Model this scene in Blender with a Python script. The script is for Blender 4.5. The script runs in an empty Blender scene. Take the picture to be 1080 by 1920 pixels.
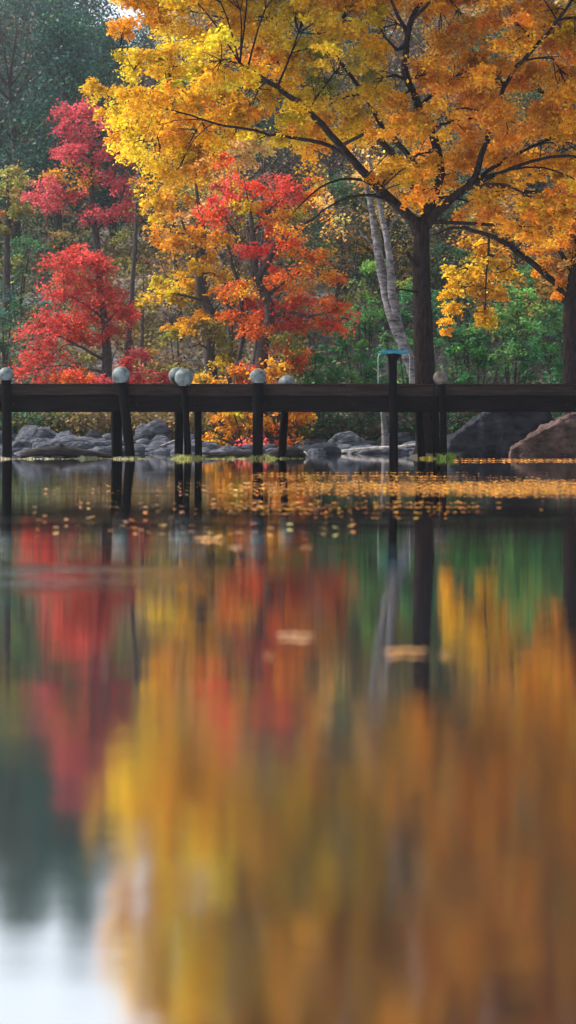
import bpy, bmesh, math, random
import numpy as np
from mathutils import Vector, noise, Matrix

SEED = 11
random.seed(SEED)
rng = np.random.default_rng(SEED)
SC = bpy.context.scene
COL = SC.collection

# ------------------------------------------------------------------ camera model
F = 3000.0          # focal length in photograph pixels
HZ = 825.0          # horizon row in the photograph
CAMH = 0.35

def P(px, py, d):
    return np.array([(px - 540.0) / F * d, d, CAMH + (HZ - py) / F * d])

# ------------------------------------------------------------------ helpers
def link(o, parent=None):
    COL.objects.link(o)
    if parent is not None:
        o.parent = parent
    return o

def tag(o, label=None, cat=None, group=None, kind=None):
    if label: o['label'] = label
    if cat: o['category'] = cat
    if group: o['group'] = group
    if kind: o['kind'] = kind
    return o

def empty(name, loc):
    o = bpy.data.objects.new(name, None)
    o.empty_display_size = 0.2
    o.location = [float(v) for v in loc]
    return link(o)

def mesh_np(name, V, Q, col=None, smooth=False):
    """V (n,3), Q list of int arrays (m,k) of faces with equal k."""
    me = bpy.data.meshes.new(name)
    V = np.asarray(V, np.float32)
    me.vertices.add(len(V)); me.vertices.foreach_set('co', V.ravel())
    loops = np.concatenate([q.ravel() for q in Q]).astype(np.int32)
    tot = np.concatenate([np.full(len(q), q.shape[1], np.int32) for q in Q])
    st = np.concatenate([[0], np.cumsum(tot)[:-1]]).astype(np.int32)
    me.loops.add(len(loops)); me.loops.foreach_set('vertex_index', loops)
    me.polygons.add(len(tot)); me.polygons.foreach_set('loop_start', st)
    me.polygons.foreach_set('loop_total', tot)
    if smooth:
        me.polygons.foreach_set('use_smooth', np.ones(len(tot), bool))
    me.update(calc_edges=True)
    if col is not None:
        a = me.color_attributes.new('Col', 'FLOAT_COLOR', 'POINT')
        c = np.ones((len(V), 4), np.float32); c[:, :3] = col
        a.data.foreach_set('color', c.ravel())
    return me

def obj(name, me, mat, parent=None, origin=None):
    if origin is not None:
        me.transform(Matrix.Translation([-float(v) for v in origin]))
    me.materials.append(mat)
    return link(bpy.data.objects.new(name, me), parent)

# ------------------------------------------------------------------ materials
def newmat(name):
    m = bpy.data.materials.new(name); m.use_nodes = True
    nt = m.node_tree; nt.nodes.clear()
    return m, nt, nt.nodes, nt.links

def leaf_mat(name, trans=0.4):
    m, nt, N, L = newmat(name)
    out = N.new('ShaderNodeOutputMaterial')
    at = N.new('ShaderNodeAttribute'); at.attribute_name = 'Col'
    d = N.new('ShaderNodeBsdfPrincipled'); d.inputs['Roughness'].default_value = 0.55
    d.inputs['Specular IOR Level'].default_value = 0.06
    t = N.new('ShaderNodeBsdfTranslucent')
    mx = N.new('ShaderNodeMixShader'); mx.inputs[0].default_value = trans
    L.new(at.outputs['Color'], d.inputs['Base Color']); L.new(at.outputs['Color'], t.inputs['Color'])
    L.new(d.outputs[0], mx.inputs[1]); L.new(t.outputs[0], mx.inputs[2]); L.new(mx.outputs[0], out.inputs[0])
    return m

def rough_mat(name, c1, c2, scale=6, stretch=(1, 1, 1), rough=0.85, bump=0.4, detail=8, c3=None, bdist=0.02, spec=0.02):
    m, nt, N, L = newmat(name)
    out = N.new('ShaderNodeOutputMaterial')
    tc = N.new('ShaderNodeTexCoord'); mp = N.new('ShaderNodeMapping')
    mp.inputs['Scale'].default_value = stretch
    L.new(tc.outputs['Object'], mp.inputs[0])
    n = N.new('ShaderNodeTexNoise'); n.inputs['Scale'].default_value = scale
    n.inputs['Detail'].default_value = detail; n.inputs['Roughness'].default_value = 0.65
    L.new(mp.outputs[0], n.inputs['Vector'])
    r = N.new('ShaderNodeValToRGB')
    r.color_ramp.elements[0].position = 0.35; r.color_ramp.elements[0].color = (*c1, 1)
    r.color_ramp.elements[1].position = 0.66; r.color_ramp.elements[1].color = (*c2, 1)
    if c3:
        e = r.color_ramp.elements.new(0.8); e.color = (*c3, 1)
    L.new(n.outputs[0], r.inputs[0])
    p = N.new('ShaderNodeBsdfPrincipled'); p.inputs['Roughness'].default_value = rough
    p.inputs['Specular IOR Level'].default_value = spec
    L.new(r.outputs[0], p.inputs['Base Color'])
    b = N.new('ShaderNodeBump'); b.inputs['Strength'].default_value = bump; b.inputs['Distance'].default_value = bdist
    n2 = N.new('ShaderNodeTexNoise'); n2.inputs['Scale'].default_value = scale * 2.3; n2.inputs['Detail'].default_value = 6
    L.new(mp.outputs[0], n2.inputs['Vector']); L.new(n2.outputs[0], b.inputs['Height'])
    L.new(b.outputs[0], p.inputs['Normal'])
    L.new(p.outputs[0], out.inputs[0])
    return m

M_leaf = leaf_mat('leaf', 0.5)
M_leaf_far = leaf_mat('leaf_far', 0.3)
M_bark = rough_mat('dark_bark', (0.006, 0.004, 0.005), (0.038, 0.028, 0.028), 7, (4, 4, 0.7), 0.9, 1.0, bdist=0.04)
M_bark2 = rough_mat('grey_bark', (0.025, 0.02, 0.022), (0.075, 0.062, 0.06), 7, (3, 3, 0.7), 0.9, 0.7, bdist=0.04)
M_birch = rough_mat('birch_bark', (0.022, 0.02, 0.022), (0.20, 0.19, 0.20), 4.5, (1, 1, 3.0), 0.75, 0.5)
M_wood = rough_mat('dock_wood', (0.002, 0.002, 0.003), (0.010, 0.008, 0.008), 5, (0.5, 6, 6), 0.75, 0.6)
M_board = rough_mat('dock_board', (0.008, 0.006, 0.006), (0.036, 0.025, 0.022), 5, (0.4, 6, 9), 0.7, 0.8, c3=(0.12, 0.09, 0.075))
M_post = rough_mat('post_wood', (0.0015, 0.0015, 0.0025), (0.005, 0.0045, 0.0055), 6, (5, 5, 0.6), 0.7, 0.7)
M_ball = rough_mat('weathered_ball', (0.03, 0.042, 0.046), (0.14, 0.168, 0.18), 6, (1, 1, 1), 0.6, 0.5, c3=(0.27, 0.29, 0.29), spec=.25)
M_ball2 = rough_mat('stained_ball', (0.04, 0.034, 0.03), (0.13, 0.115, 0.10), 9, (1, 1, 1), 0.7, 0.5)
M_teal = rough_mat('teal_paint', (0.02, 0.10, 0.14), (0.045, 0.19, 0.25), 8, (1, 1, 1), 0.4, 0.2)
M_cord = rough_mat('pale_cord', (0.25, 0.28, 0.3), (0.4, 0.42, 0.42), 20)
M_rock = rough_mat('grey_rock', (0.025, 0.029, 0.04), (0.095, 0.10, 0.122), 3.6, (1, 1, 3), 0.9, 0.9, c3=(0.25, 0.25, 0.27), bdist=0.08)
M_rockd = rough_mat('dark_rock', (0.008, 0.010, 0.014), (0.03, 0.032, 0.042), 2.6, (1, 1, 2), 0.8, 0.8, c3=(0.11, 0.11, 0.12), bdist=0.06)
M_rockb = rough_mat('brown_rock', (0.025, 0.017, 0.016), (0.105, 0.072, 0.066), 2.6, (1, 1, 2), 0.85, 0.9, c3=(0.3, 0.25, 0.24), bdist=0.08)
M_iron = rough_mat('rusty_iron', (0.02, 0.012, 0.01), (0.07, 0.035, 0.02), 30)
M_log = rough_mat('wet_log', (0.010, 0.010, 0.013), (0.05, 0.045, 0.045), 6, (0.6, 5, 5), 0.55, 0.8)
M_pale = rough_mat('pale_wood', (0.12, 0.11, 0.11), (0.38, 0.36, 0.34), 8, (1, 1, 1), 0.8, 0.5)

# ground: litter, grass and dirt by noise
def ground_mat():
    m, nt, N, L = newmat('lake_bank')
    out = N.new('ShaderNodeOutputMaterial'); tc = N.new('ShaderNodeTexCoord')
    n = N.new('ShaderNodeTexNoise'); n.inputs['Scale'].default_value = 0.7; n.inputs['Detail'].default_value = 9
    L.new(tc.outputs['Object'], n.inputs['Vector'])
    r = N.new('ShaderNodeValToRGB'); cr = r.color_ramp
    cr.elements[0].position = 0.34; cr.elements[0].color = (0.05, 0.06, 0.03, 1)
    cr.elements[1].position = 0.5; cr.elements[1].color = (0.075, 0.065, 0.062, 1)
    e = cr.elements.new(0.62); e.color = (0.10, 0.10, 0.115, 1)
    e = cr.elements.new(0.72); e.color = (0.11, 0.06, 0.04, 1)
    L.new(n.outputs[0], r.inputs[0])
    p = N.new('ShaderNodeBsdfPrincipled'); p.inputs['Roughness'].default_value = 0.95
    L.new(r.outputs[0], p.inputs['Base Color'])
    n2 = N.new('ShaderNodeTexNoise'); n2.inputs['Scale'].default_value = 6; n2.inputs['Detail'].default_value = 8
    L.new(tc.outputs['Object'], n2.inputs['Vector'])
    b = N.new('ShaderNodeBump'); b.inputs['Distance'].default_value = 0.15; b.inputs['Strength'].default_value = 0.8
    L.new(n2.outputs[0], b.inputs['Height']); L.new(b.outputs[0], p.inputs['Normal'])
    L.new(p.outputs[0], out.inputs[0])
    return m
M_ground = ground_mat()

WATER_LO, WATER_HI = 0.035, 0.17
def water_mat():
    m, nt, N, L = newmat('lake_water')
    out = N.new('ShaderNodeOutputMaterial'); tc = N.new('ShaderNodeTexCoord')
    def mapping(s, src=None):
        mp = N.new('ShaderNodeMapping'); mp.inputs['Scale'].default_value = s
        L.new(tc.outputs['Object'], mp.inputs[0]); return mp
    def noise_(s, scale, det=2, rg=0.5):
        n = N.new('ShaderNodeTexNoise'); n.inputs['Scale'].default_value = scale; n.inputs['Detail'].default_value = det
        n.inputs['Roughness'].default_value = rg
        L.new(mapping(s).outputs[0], n.inputs['Vector']); return n
    def math_(op, a, b=None, c=None):
        n = N.new('ShaderNodeMath'); n.operation = op
        for i, v in enumerate((a, b, c)):
            if v is None: continue
            if isinstance(v, (int, float)): n.inputs[i].default_value = v
            else: L.new(v, n.inputs[i])
        return n.outputs[0]
    def mrange(v, a, b, c, d, smooth=True):
        n = N.new('ShaderNodeMapRange'); n.interpolation_type = 'SMOOTHSTEP' if smooth else 'LINEAR'
        L.new(v, n.inputs['Value'])
        for k, x in zip(('From Min', 'From Max', 'To Min', 'To Max'), (a, b, c, d)): n.inputs[k].default_value = x
        return n.outputs[0]
    sep = N.new('ShaderNodeSeparateXYZ'); L.new(tc.outputs['Object'], sep.inputs[0])
    X, Y = sep.outputs['X'], sep.outputs['Y']
    # breeze: calm and ruffled lanes lying across the lake
    lanes = noise_((0.12, 0.9, 1), 1.0, 3, 0.6)
    lane = mrange(lanes.outputs[0], 0.42, 0.66, 0.0, 1.0)
    openw = math_('MULTIPLY', mrange(Y, 13.0, 22.0, 1.0, 0.0), 1.0)     # sheltered beside the boardwalk
    rbase = math_('ADD', mrange(Y, 3.0, 16.0, 0.042, 0.018, False), mrange(Y, 1.0, 3.2, 0.022, 0.0))
    rough = math_('ADD', rbase, math_('MULTIPLY', math_('MULTIPLY', lane, openw), 0.035))
    gl = N.new('ShaderNodeBsdfGlossy'); gl.distribution = 'BECKMANN'
    gl.inputs['Color'].default_value = (0.95, 0.94, 0.93, 1)
    L.new(rough, gl.inputs['Roughness'])
    df = N.new('ShaderNodeBsdfDiffuse'); df.inputs['Color'].default_value = (0.006, 0.016, 0.022, 1)
    fr = N.new('ShaderNodeFresnel'); fr.inputs['IOR'].default_value = 1.55
    fac = mrange(fr.outputs[0], 0.0, 0.7, 0.72, 1.0, False)
    mx = N.new('ShaderNodeMixShader'); L.new(fac, mx.inputs[0]); L.new(df.outputs[0], mx.inputs[1]); L.new(gl.outputs[0], mx.inputs[2])
    # ripples
    w1 = noise_((2.0, 5.0, 1), 1.6, 3)
    w5 = noise_((9.0, 30.0, 1), 1.3, 3, 0.6)
    w2 = noise_((3.0, 16.0, 1), 2.6, 2)
    # cat's-paw patch left of the middle
    dx = math_('DIVIDE', math_('ADD', X, 0.72), 0.62); dy = math_('DIVIDE', math_('SUBTRACT', Y, 4.1), 0.55)
    rr = math_('ADD', math_('MULTIPLY', dx, dx), math_('MULTIPLY', dy, dy))
    w3 = noise_((4.0, 14.0, 1), 5.0, 4, 0.65)
    w4 = noise_((0.9, 9.0, 1), 1.4, 4, 0.7)
    paw = math_('MULTIPLY', mrange(rr, 0.0, 1.0, 1.0, 0.0), mrange(w4.outputs[0], 0.45, 0.62, 0.0, 1.0))
    h = math_('ADD', math_('MULTIPLY', w1.outputs[0], 0.0011), math_('MULTIPLY', math_('MULTIPLY', w2.outputs[0], 0.0005), math_('ADD', lane, 0.35)))
    h = math_('MULTIPLY', h, mrange(Y, 9.0, 26.0, 1.0, 0.12))
    h = math_('ADD', h, math_('MULTIPLY', w5.outputs[0], mrange(Y, 1.1, 4.5, 0.00060, 0.00012)))
    h = math_('ADD', h, math_('MULTIPLY', math_('MULTIPLY', w3.outputs[0], paw), 0.0035))
    b = N.new('ShaderNodeBump'); b.inputs['Strength'].default_value = 1.0; b.inputs['Distance'].default_value = 0.5
    L.new(h, b.inputs['Height']); L.new(b.outputs[0], gl.inputs['Normal'])
    L.new(mx.outputs[0], out.inputs[0])
    return m
M_water = water_mat()

# ------------------------------------------------------------------ tubes and limbs
def crown_mesh(name, leafV, leafQ, leafK, tw, lmat, bmat):
    TV = np.concatenate(tw.V); TQ = [np.concatenate(tw.Q)] + ([np.concatenate(tw.T)] if tw.T else [])
    n0 = len(leafV)
    me = mesh_np(name, np.concatenate([leafV, TV]), [leafQ] + [q + n0 for q in TQ], np.concatenate([leafK, np.full((len(TV), 3), .03)]))
    me.materials.append(lmat); me.materials.append(bmat)
    nl = len(leafQ); nt_ = sum(len(q) for q in TQ)
    me.polygons.foreach_set('material_index', np.concatenate([np.zeros(nl, np.int32), np.ones(nt_, np.int32)]))
    return me

def place(name, me, parent, origin):
    me.transform(Matrix.Translation([-float(v) for v in origin]))
    return link(bpy.data.objects.new(name, me), parent)

def smooth_path(pts, rad, step=None, jit=0.0):
    pts = np.asarray(pts, float); rad = np.asarray(rad, float)
    n = len(pts); out = []; ro = []
    for i in range(n - 1):
        p0 = pts[max(i - 1, 0)]; p1 = pts[i]; p2 = pts[i + 1]; p3 = pts[min(i + 2, n - 1)]
        L_ = np.linalg.norm(p2 - p1); k = max(2, int(L_ / (step or 0.25)))
        for j in range(k):
            t = j / k
            out.append(0.5 * ((2 * p1) + (-p0 + p2) * t + (2 * p0 - 5 * p1 + 4 * p2 - p3) * t * t + (-p0 + 3 * p1 - 3 * p2 + p3) * t ** 3))
            ro.append(rad[i] * (1 - t) + rad[i + 1] * t)
    out.append(pts[-1]); ro.append(rad[-1])
    out = np.array(out); ro = np.array(ro)
    if jit:
        out[1:-1] += rng.normal(0, jit, (len(out) - 2, 3))
    return out, ro

class Tubes:
    def __init__(s): s.V = []; s.Q = []; s.T = []; s.n = 0
    def add(s, pts, rad, sides=7, lump=0.0, cap=True):
        pts = np.asarray(pts, float); n = len(pts)
        tan = np.gradient(pts, axis=0); tan /= (np.linalg.norm(tan, axis=1, keepdims=True) + 1e-9)
        ref = np.array([0.0, 0.0, 1.0]) if abs(tan[0][2]) < 0.9 else np.array([0.0, 1.0, 0.0])
        u = np.cross(tan[0], ref); u /= np.linalg.norm(u) + 1e-9
        ang = np.arange(sides) / sides * 2 * math.pi
        rings = []
        ph = rng.uniform(0, 6, 2)
        for i in range(n):
            u = u - tan[i] * np.dot(u, tan[i]); u /= np.linalg.norm(u) + 1e-9
            v = np.cross(tan[i], u)
            r = rad[i] * np.ones(sides)
            if lump:
                r = r * (1 + lump * np.sin(ang * 2 + ph[0] + i * 0.23) + lump * 0.6 * np.sin(ang * 5 + ph[1] + i * 0.4) + rng.normal(0, lump * 0.25, sides))
            rings.append(pts[i] + np.outer(np.cos(ang) * r, u) + np.outer(np.sin(ang) * r, v))
        s.V.append(np.concatenate(rings))
        a = np.arange(sides); b = (a + 1) % sides
        for i in range(n - 1):
            o = s.n + i * sides
            s.Q.append(np.stack([o + a, o + b, o + sides + b, o + sides + a], 1))
        s.n += n * sides
        if cap:
            for idx, base in ((0, s.n - n * sides), (n - 1, s.n - sides)):
                s.V.append(pts[idx][None]); c = s.n; s.n += 1
                tri = np.stack([np.full(sides, c), base + (b if idx == 0 else a), base + (a if idx == 0 else b)], 1)
                s.T.append(tri)
        return s
    def mesh(s, name, smooth=True):
        Q = [np.concatenate(s.Q)] + ([np.concatenate(s.T)] if s.T else [])
        return mesh_np(name, np.concatenate(s.V), Q, smooth=smooth)

# ------------------------------------------------------------------ leaves
def leaves(C, size, col, flat=0.35):
    """C (n,3) centres, size (n,), col (n,3): one folded diamond per leaf"""
    n = len(C)
    nor = rng.normal(0, 1, (n, 3)); nor /= np.linalg.norm(nor, axis=1, keepdims=True)
    nor[:, 2] = np.abs(nor[:, 2]) + flat; nor /= np.linalg.norm(nor, axis=1, keepdims=True)
    a = rng.normal(0, 1, (n, 3)); a -= nor * (a * nor).sum(1, keepdims=True); a /= np.linalg.norm(a, axis=1, keepdims=True)
    b = np.cross(nor, a)
    s = size[:, None]
    V = np.stack([C - a * s * 0.55, C + b * s * 0.36 + nor * s * 0.12 - a * s * .05, C + a * s * 0.6, C - b * s * 0.36 + nor * s * 0.12 - a * s * .05], 1).reshape(-1, 3)
    Q = np.arange(4 * n, dtype=np.int32).reshape(-1, 4)
    return V, Q, np.repeat(col, 4, axis=0)

def jitter_col(c, n, v=0.22, h=0.12):
    c = np.asarray(c, float)
    out = np.tile(c, (n, 1)) if c.ndim == 1 else c.copy()
    k = np.exp(rng.normal(0, v, (n, 1)))
    out = out * k
    out[:, 1:2] *= np.exp(rng.normal(0, h, (n, 1)))
    out[:, 0:1] *= np.exp(rng.normal(0, h * 0.5, (n, 1)))
    return np.clip(out, 0.003, 0.8)

def fill_blobs(blobs, skel, d0, dens, nleaf, lsize, crad, tw, depth=1.0, zsq=0.6, trs=1.0, clusters_of=None, thick=1.3):
    """blobs: (px,py,rx,ry,colour[,dd[,density]]) -> leaf arrays; twigs go into tw"""
    Cs, Ss, Ks = [], [], []
    skel = np.asarray(skel)
    for bl in blobs:
        px, py, rx, ry, col = bl[:5]
        dd = bl[5] if len(bl) > 5 and bl[5] is not None else rng.uniform(-1, .75) * depth
        den = bl[6] if len(bl) > 6 else 1.0
        d = d0 + dd
        c = P(px, py, d); ax = rx / F * d; az = ry / F * d; ay = (ax + az) * 0.5 * thick
        # limb to the blob
        if tw is not None:
            w = np.linalg.norm(skel[:, :3] - c, axis=1) + 0.9 * np.maximum(0, skel[:, 2] - c[2] - 0.2)
            j = int(np.argmin(w)); s0 = skel[j, :3]
            mid = (s0 + c) / 2 + rng.normal(0, 0.07, 3) * np.linalg.norm(c - s0) + np.array([0, 0, 0.10 * np.linalg.norm(c - s0)])
            r0 = min(skel[j, 3] * 0.6, 0.035 * trs + 0.006 * np.linalg.norm(c - s0))
            bp, br = smooth_path([s0, mid, c], [r0, r0 * 0.7, r0 * 0.35], 0.3)
            tw.add(bp, br, 5)
        else:
            bp = c[None]
        nc = max(3, int(dens * den * (ax * az) / (crad * crad)))
        q = rng.normal(0, 1, (nc, 3)); q /= np.linalg.norm(q, axis=1, keepdims=True)
        q *= (rng.uniform(0.12, 1.0, (nc, 1)) ** 0.45)
        cc = c + q * np.array([ax, ay, az])
        for k in range(nc):
            e = cc[k]
            if tw is not None and len(bp) > 1:
                jj = int(np.argmin(np.linalg.norm(bp - e, axis=1))); jj = max(0, jj - 1)
                s1 = bp[jj]; m2 = (s1 + e) / 2 + rng.normal(0, 0.05, 3)
                rr = 0.010 * trs
                tw.add(np.array([s1, m2, e]), [rr * 1.3, rr, rr * 0.4], 3, cap=False)
            n = int(nleaf * rng.uniform(0.5, 1.5))
            R = crad * rng.uniform(0.7, 1.35)
            # a tuft of sprays: leaves strung along short shoots leaving the cluster centre
            ns = 9
            dirs = rng.normal(0, 1, (ns, 3)); dirs[:, 2] *= zsq; dirs /= np.linalg.norm(dirs, axis=1, keepdims=True)
            idx = rng.integers(0, ns, n); t = rng.uniform(0.1, 1.0, (n, 1)) ** 0.7
            pts = e + dirs[idx] * t * R * np.array([1.15, 1.15, 0.8]) + rng.normal(0, R * 0.17, (n, 3))
            pts[:, 2] -= (t[:, 0] ** 2) * R * 0.25
            kcol = np.asarray(col, float)[0] if np.ndim(col) > 1 else np.asarray(col, float)
            if np.ndim(col) > 1:
                kcol = np.asarray(col, float)[rng.integers(0, len(col))]
            kc = jitter_col(kcol, 1, 0.16, 0.10)[0]
            Cs.append(pts); Ks.append(jitter_col(kc, n, 0.2, 0.10)); Ss.append(lsize * rng.uniform(0.6, 1.35, n))
    C = np.concatenate(Cs); K = np.concatenate(Ks); S = np.concatenate(Ss)
    return C, S, K

def skel_of(paths):
    return np.concatenate([np.concatenate([p, r[:, None]], 1) for p, r in paths])

def px_path(pts, d0, rad, step=0.2, jit=0.0):
    """pts (px,py[,dd])"""
    P3 = [P(p[0], p[1], d0 + (p[2] if len(p) > 2 else 0)) for p in pts]
    return smooth_path(P3, rad, step, jit)

def build_tree(name, label, cat, d0, trunk, limbs, blobs, bark, dens=1.0, nleaf=110, lsize=0.07, crad=0.3, depth=1.0,
               mat=None, group=None, limbname='limb', trs=1.0, zsq=0.6, sides=10, thick=1.3, lump=0.05):
    base = P(trunk[0][0][0], trunk[0][0][1], d0 + (trunk[0][0][2] if len(trunk[0][0]) > 2 else 0))
    root = empty(name, base); tag(root, label, cat, group)
    tp, tr = px_path(trunk[0], d0, trunk[1], 0.15, 0.006)
    paths = [(tp, tr)]
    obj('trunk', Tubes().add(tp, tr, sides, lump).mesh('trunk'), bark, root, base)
    for pts, rad in limbs:
        q = px_path(pts, d0, np.linspace(rad[0], rad[1], len(pts)), 0.2, 0.012)
        paths.append(q)
        obj(limbname, Tubes().add(q[0], q[1], max(5, sides - 3), 0.05).mesh(limbname), bark, root, base)
    tw = Tubes()
    C, S, K = fill_blobs(blobs, skel_of(paths), d0, dens, nleaf, lsize, crad, tw, depth, trs=trs, zsq=zsq, thick=thick)
    V, Q, KC = leaves(C, S, K)
    place('crown', crown_mesh('crown', V, Q, KC, tw, mat or M_leaf, bark), root, base)
    return root

# leaf colours
GOLD = (0.68, 0.36, 0.018); YEL = (0.64, 0.41, 0.028); YG = (0.56, 0.39, 0.026); AMB = (0.61, 0.275, 0.020)
ORA = (0.66, 0.265, 0.02); RUST = (0.58, 0.24, 0.025); OLIVE = (0.20, 0.18, 0.04); PALE = (0.58, 0.36, 0.12)
RED = (0.52, 0.06, 0.045); CRIM = (0.50, 0.075, 0.09); SCAR = (0.62, 0.075, 0.02); REDO = (0.60, 0.115, 0.018)
GRN = (0.045, 0.16, 0.06); GRN2 = (0.09, 0.22, 0.06); GRN3 = (0.03, 0.09, 0.045); LIME = (0.15, 0.24, 0.05)
DIM = (0.44, 0.36, 0.09); DIM2 = (0.30, 0.29, 0.07)
TEAL = (0.026, 0.08, 0.066); BRN = (0.16, 0.10, 0.065); GRY = (0.14, 0.115, 0.115)

# ------------------------------------------------------------------ main tree
D = 32.0
main_trunk = ([(803, 868), (802, 835), (800, 780), (798, 720), (794, 640), (791, 560), (789, 490), (790, 445), (793, 408)],
              [0.36, 0.26, 0.215, 0.205, 0.19, 0.175, 0.17, 0.16, 0.13])
main_limbs = [
    ([(789, 440), (772, 412, -.1), (740, 380, -.2), (705, 350, -.4), (678, 322, -.5), (655, 292, -.6), (618, 250, -.8), (575, 205, -1), (520, 165, -1.2), (450, 120, -1.4)], (0.125, 0.035)),
    ([(655, 292, -.6), (600, 268, -.7), (545, 258, -.9), (480, 247, -1.1), (400, 230, -1.2), (320, 205, -1.3), (240, 190, -1.3)], (0.045, 0.009)),
    ([(796, 420), (800, 370, .3), (790, 325, .5), (762, 285, .6), (720, 242, .7), (690, 190, .8), (650, 130, .9), (590, 50, 1), (540, -50, 1)], (0.075, 0.025)),
    ([(795, 420), (812, 372, .1), (826, 328, .1), (812, 260, .1), (785, 200, 0), (762, 140, -.6), (763, 80, -1.0), (770, 40, -1.1), (795, -10, -.9), (810, -110, -.5), (790, -220, 0)], (0.11, 0.03)),
    ([(763, 80, -1.0), (742, 95, -1.2), (725, 70, -1.4), (710, 50, -1.5)], (0.045, 0.012)),
    ([(770, 40, -1.1), (790, 20, -1.3), (808, -2, -1.5), (830, -40, -1.4)], (0.045, 0.015)),
    ([(763, 60, -1.0), (748, 30, -1.3), (735, 0, -1.4), (720, -60, -1.4)], (0.045, 0.015)),
    ([(796, 428), (820, 398, -.1), (850, 370, -.3), (878, 350, -.4), (892, 330, -.5), (905, 290, -.4), (925, 220, -.8), (952, 148, -1.5), (1000, 92, -1.8), (1060, 20, -1.9), (1110, -70, -1.6)], (0.095, 0.022)),
    ([(878, 350, -.4), (930, 310, 0), (990, 280, .4), (1060, 250, .8), (1140, 220, 1)], (0.05, 0.02)),
    ([(712, 356, -.4), (680, 338, -.6), (640, 336, -.8), (600, 352, -1), (570, 375, -1.1), (548, 402, -1.2)], (0.035, 0.009)),
    ([(735, 378, -.3), (700, 366, -.6), (655, 370, -.8), (610, 392, -1), (575, 418, -1.1)], (0.035, 0.010)),
    ([(784, 548, -.15), (765, 543, -.25), (742, 545, -.3)], (0.03, 0.010)),
    ([(782, 500, -.1), (768, 480, -.18), (764, 470, -.2)], (0.055, 0.02)),
    ([(800, 415, .3), (770, 340, 1.2), (700, 250, 1.8), (600, 150, 2.2), (480, 60, 2.4), (380, -40, 2.4)], (0.08, 0.03)),
]
mb = []
def B(*a): mb.append(a)
for (x, y, rx, ry, c) in [
    (222, 62, 30, 36, (ORA, GOLD)), (262, 30, 40, 35, (GOLD, ORA)), (330, 30, 60, 50, (GOLD, YEL)), (410, 30, 65, 55, (YEL, GOLD)), (490, 40, 65, 60, (YEL, YG)),
    (570, 30, 65, 60, (YG, YEL)), (650, 30, 60, 55, (YG, YEL, GOLD)), (700, 60, 40, 50, (YG, GOLD)),
    (265, 110, 55, 38, (GOLD, YG)), (330, 110, 60, 50, (YG, GOLD, YG)), (410, 115, 65, 50, (GOLD, YG)), (490, 125, 60, 50, (GOLD, AMB)),
    (570, 115, 60, 50, (YG, GOLD)), (640, 120, 60, 50, (YG, OLIVE, GOLD)), (700, 150, 45, 40, (YG, GOLD)),
    (198, 165, 28, 22, (YEL, YG)), (212, 205, 28, 26, (YEL, YG)), (262, 180, 55, 38, (GOLD, YEL)), (330, 185, 60, 45, (YG, GOLD)), (400, 190, 60, 45, (AMB, GOLD)),
    (475, 195, 60, 45, (GOLD, AMB)), (550, 195, 60, 45, (GOLD, YG)), (620, 195, 60, 45, (YG, GOLD, AMB)), (680, 215, 50, 40, (YG, GOLD)),
    (240, 245, 32, 26, (YEL, GOLD)), (295, 250, 50, 40, (GOLD, AMB)), (360, 255, 55, 38, (AMB, GOLD)), (430, 250, 50, 26, (GOLD, YG)), (505, 262, 55, 32, (YG, GOLD)),
    (580, 268, 50, 34, (YG, GOLD, AMB)), (640, 262, 40, 28, (GOLD, YG)), (290, 300, 38, 28, (YEL, GOLD)), (340, 305, 38, 30, (GOLD, AMB)), (262, 290, 22, 22, (YEL,)), (235, 278, 12, 16, (YEL,)),
    (270, 205, 35, 20, (ORA, AMB)), (465, 290, 30, 20, (YG, PALE)), (320, 250, 40, 30, (GOLD,)),
    (830, 30, 50, 50, (ORA, AMB)), (890, 60, 60, 55, (ORA, RUST)), (960, 40, 60, 55, (ORA, AMB)), (1030, 50, 55, 55, (AMB, ORA)), (1090, 70, 50, 60, (AMB, GOLD)),
    (800, 140, 45, 45, (RUST, ORA)), (860, 140, 55, 50, (ORA, RUST)), (925, 150, 55, 55, (ORA, RUST)), (990, 140, 55, 55, (ORA, AMB)), (1055, 150, 55, 55, (ORA, AMB)), (1120, 150, 50, 60, (AMB,)),
    (770, 210, 40, 35, (RUST, AMB)), (830, 215, 50, 45, (RUST, ORA)), (890, 220, 55, 45, (RUST, ORA)), (955, 230, 55, 50, (RUST, AMB)), (1020, 230, 55, 50, (AMB, ORA)), (1085, 230, 50, 50, (GOLD, AMB)),
    (820, 285, 45, 35, (RUST, AMB)), (880, 290, 45, 38, (RUST, RUST, AMB)), (945, 305, 50, 45, (RUST, AMB)), (1010, 310, 50, 45, (AMB, GOLD)), (1075, 310, 50, 50, (GOLD, AMB)),
    (940, 370, 45, 35, (AMB, RUST)), (1000, 375, 50, 40, (AMB, ORA)), (1060, 385, 50, 45, (AMB, GOLD)), (985, 425, 45, 22, (AMB, RUST)),
]:
    B(x, y, rx, ry, c)
# thin gold and amber sprays around the fork (sparser)
for (x, y, rx, ry, c) in [(735, 325, 35, 30, (GOLD, AMB)), (775, 300, 35, 35, (AMB, GOLD)), (765, 365, 30, 20, (GOLD,)), (805, 345, 25, 30, (AMB, GOLD)),
                          (850, 330, 30, 22, (AMB, RUST)), (900, 385, 30, 18, (AMB,)), (730, 250, 35, 30, (AMB, GOLD)), (770, 255, 30, 25, (AMB, RUST)), (735, 190, 25, 25, (AMB, YG))]:
    B(x, y, rx, ry, c, None, 0.55)
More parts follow.
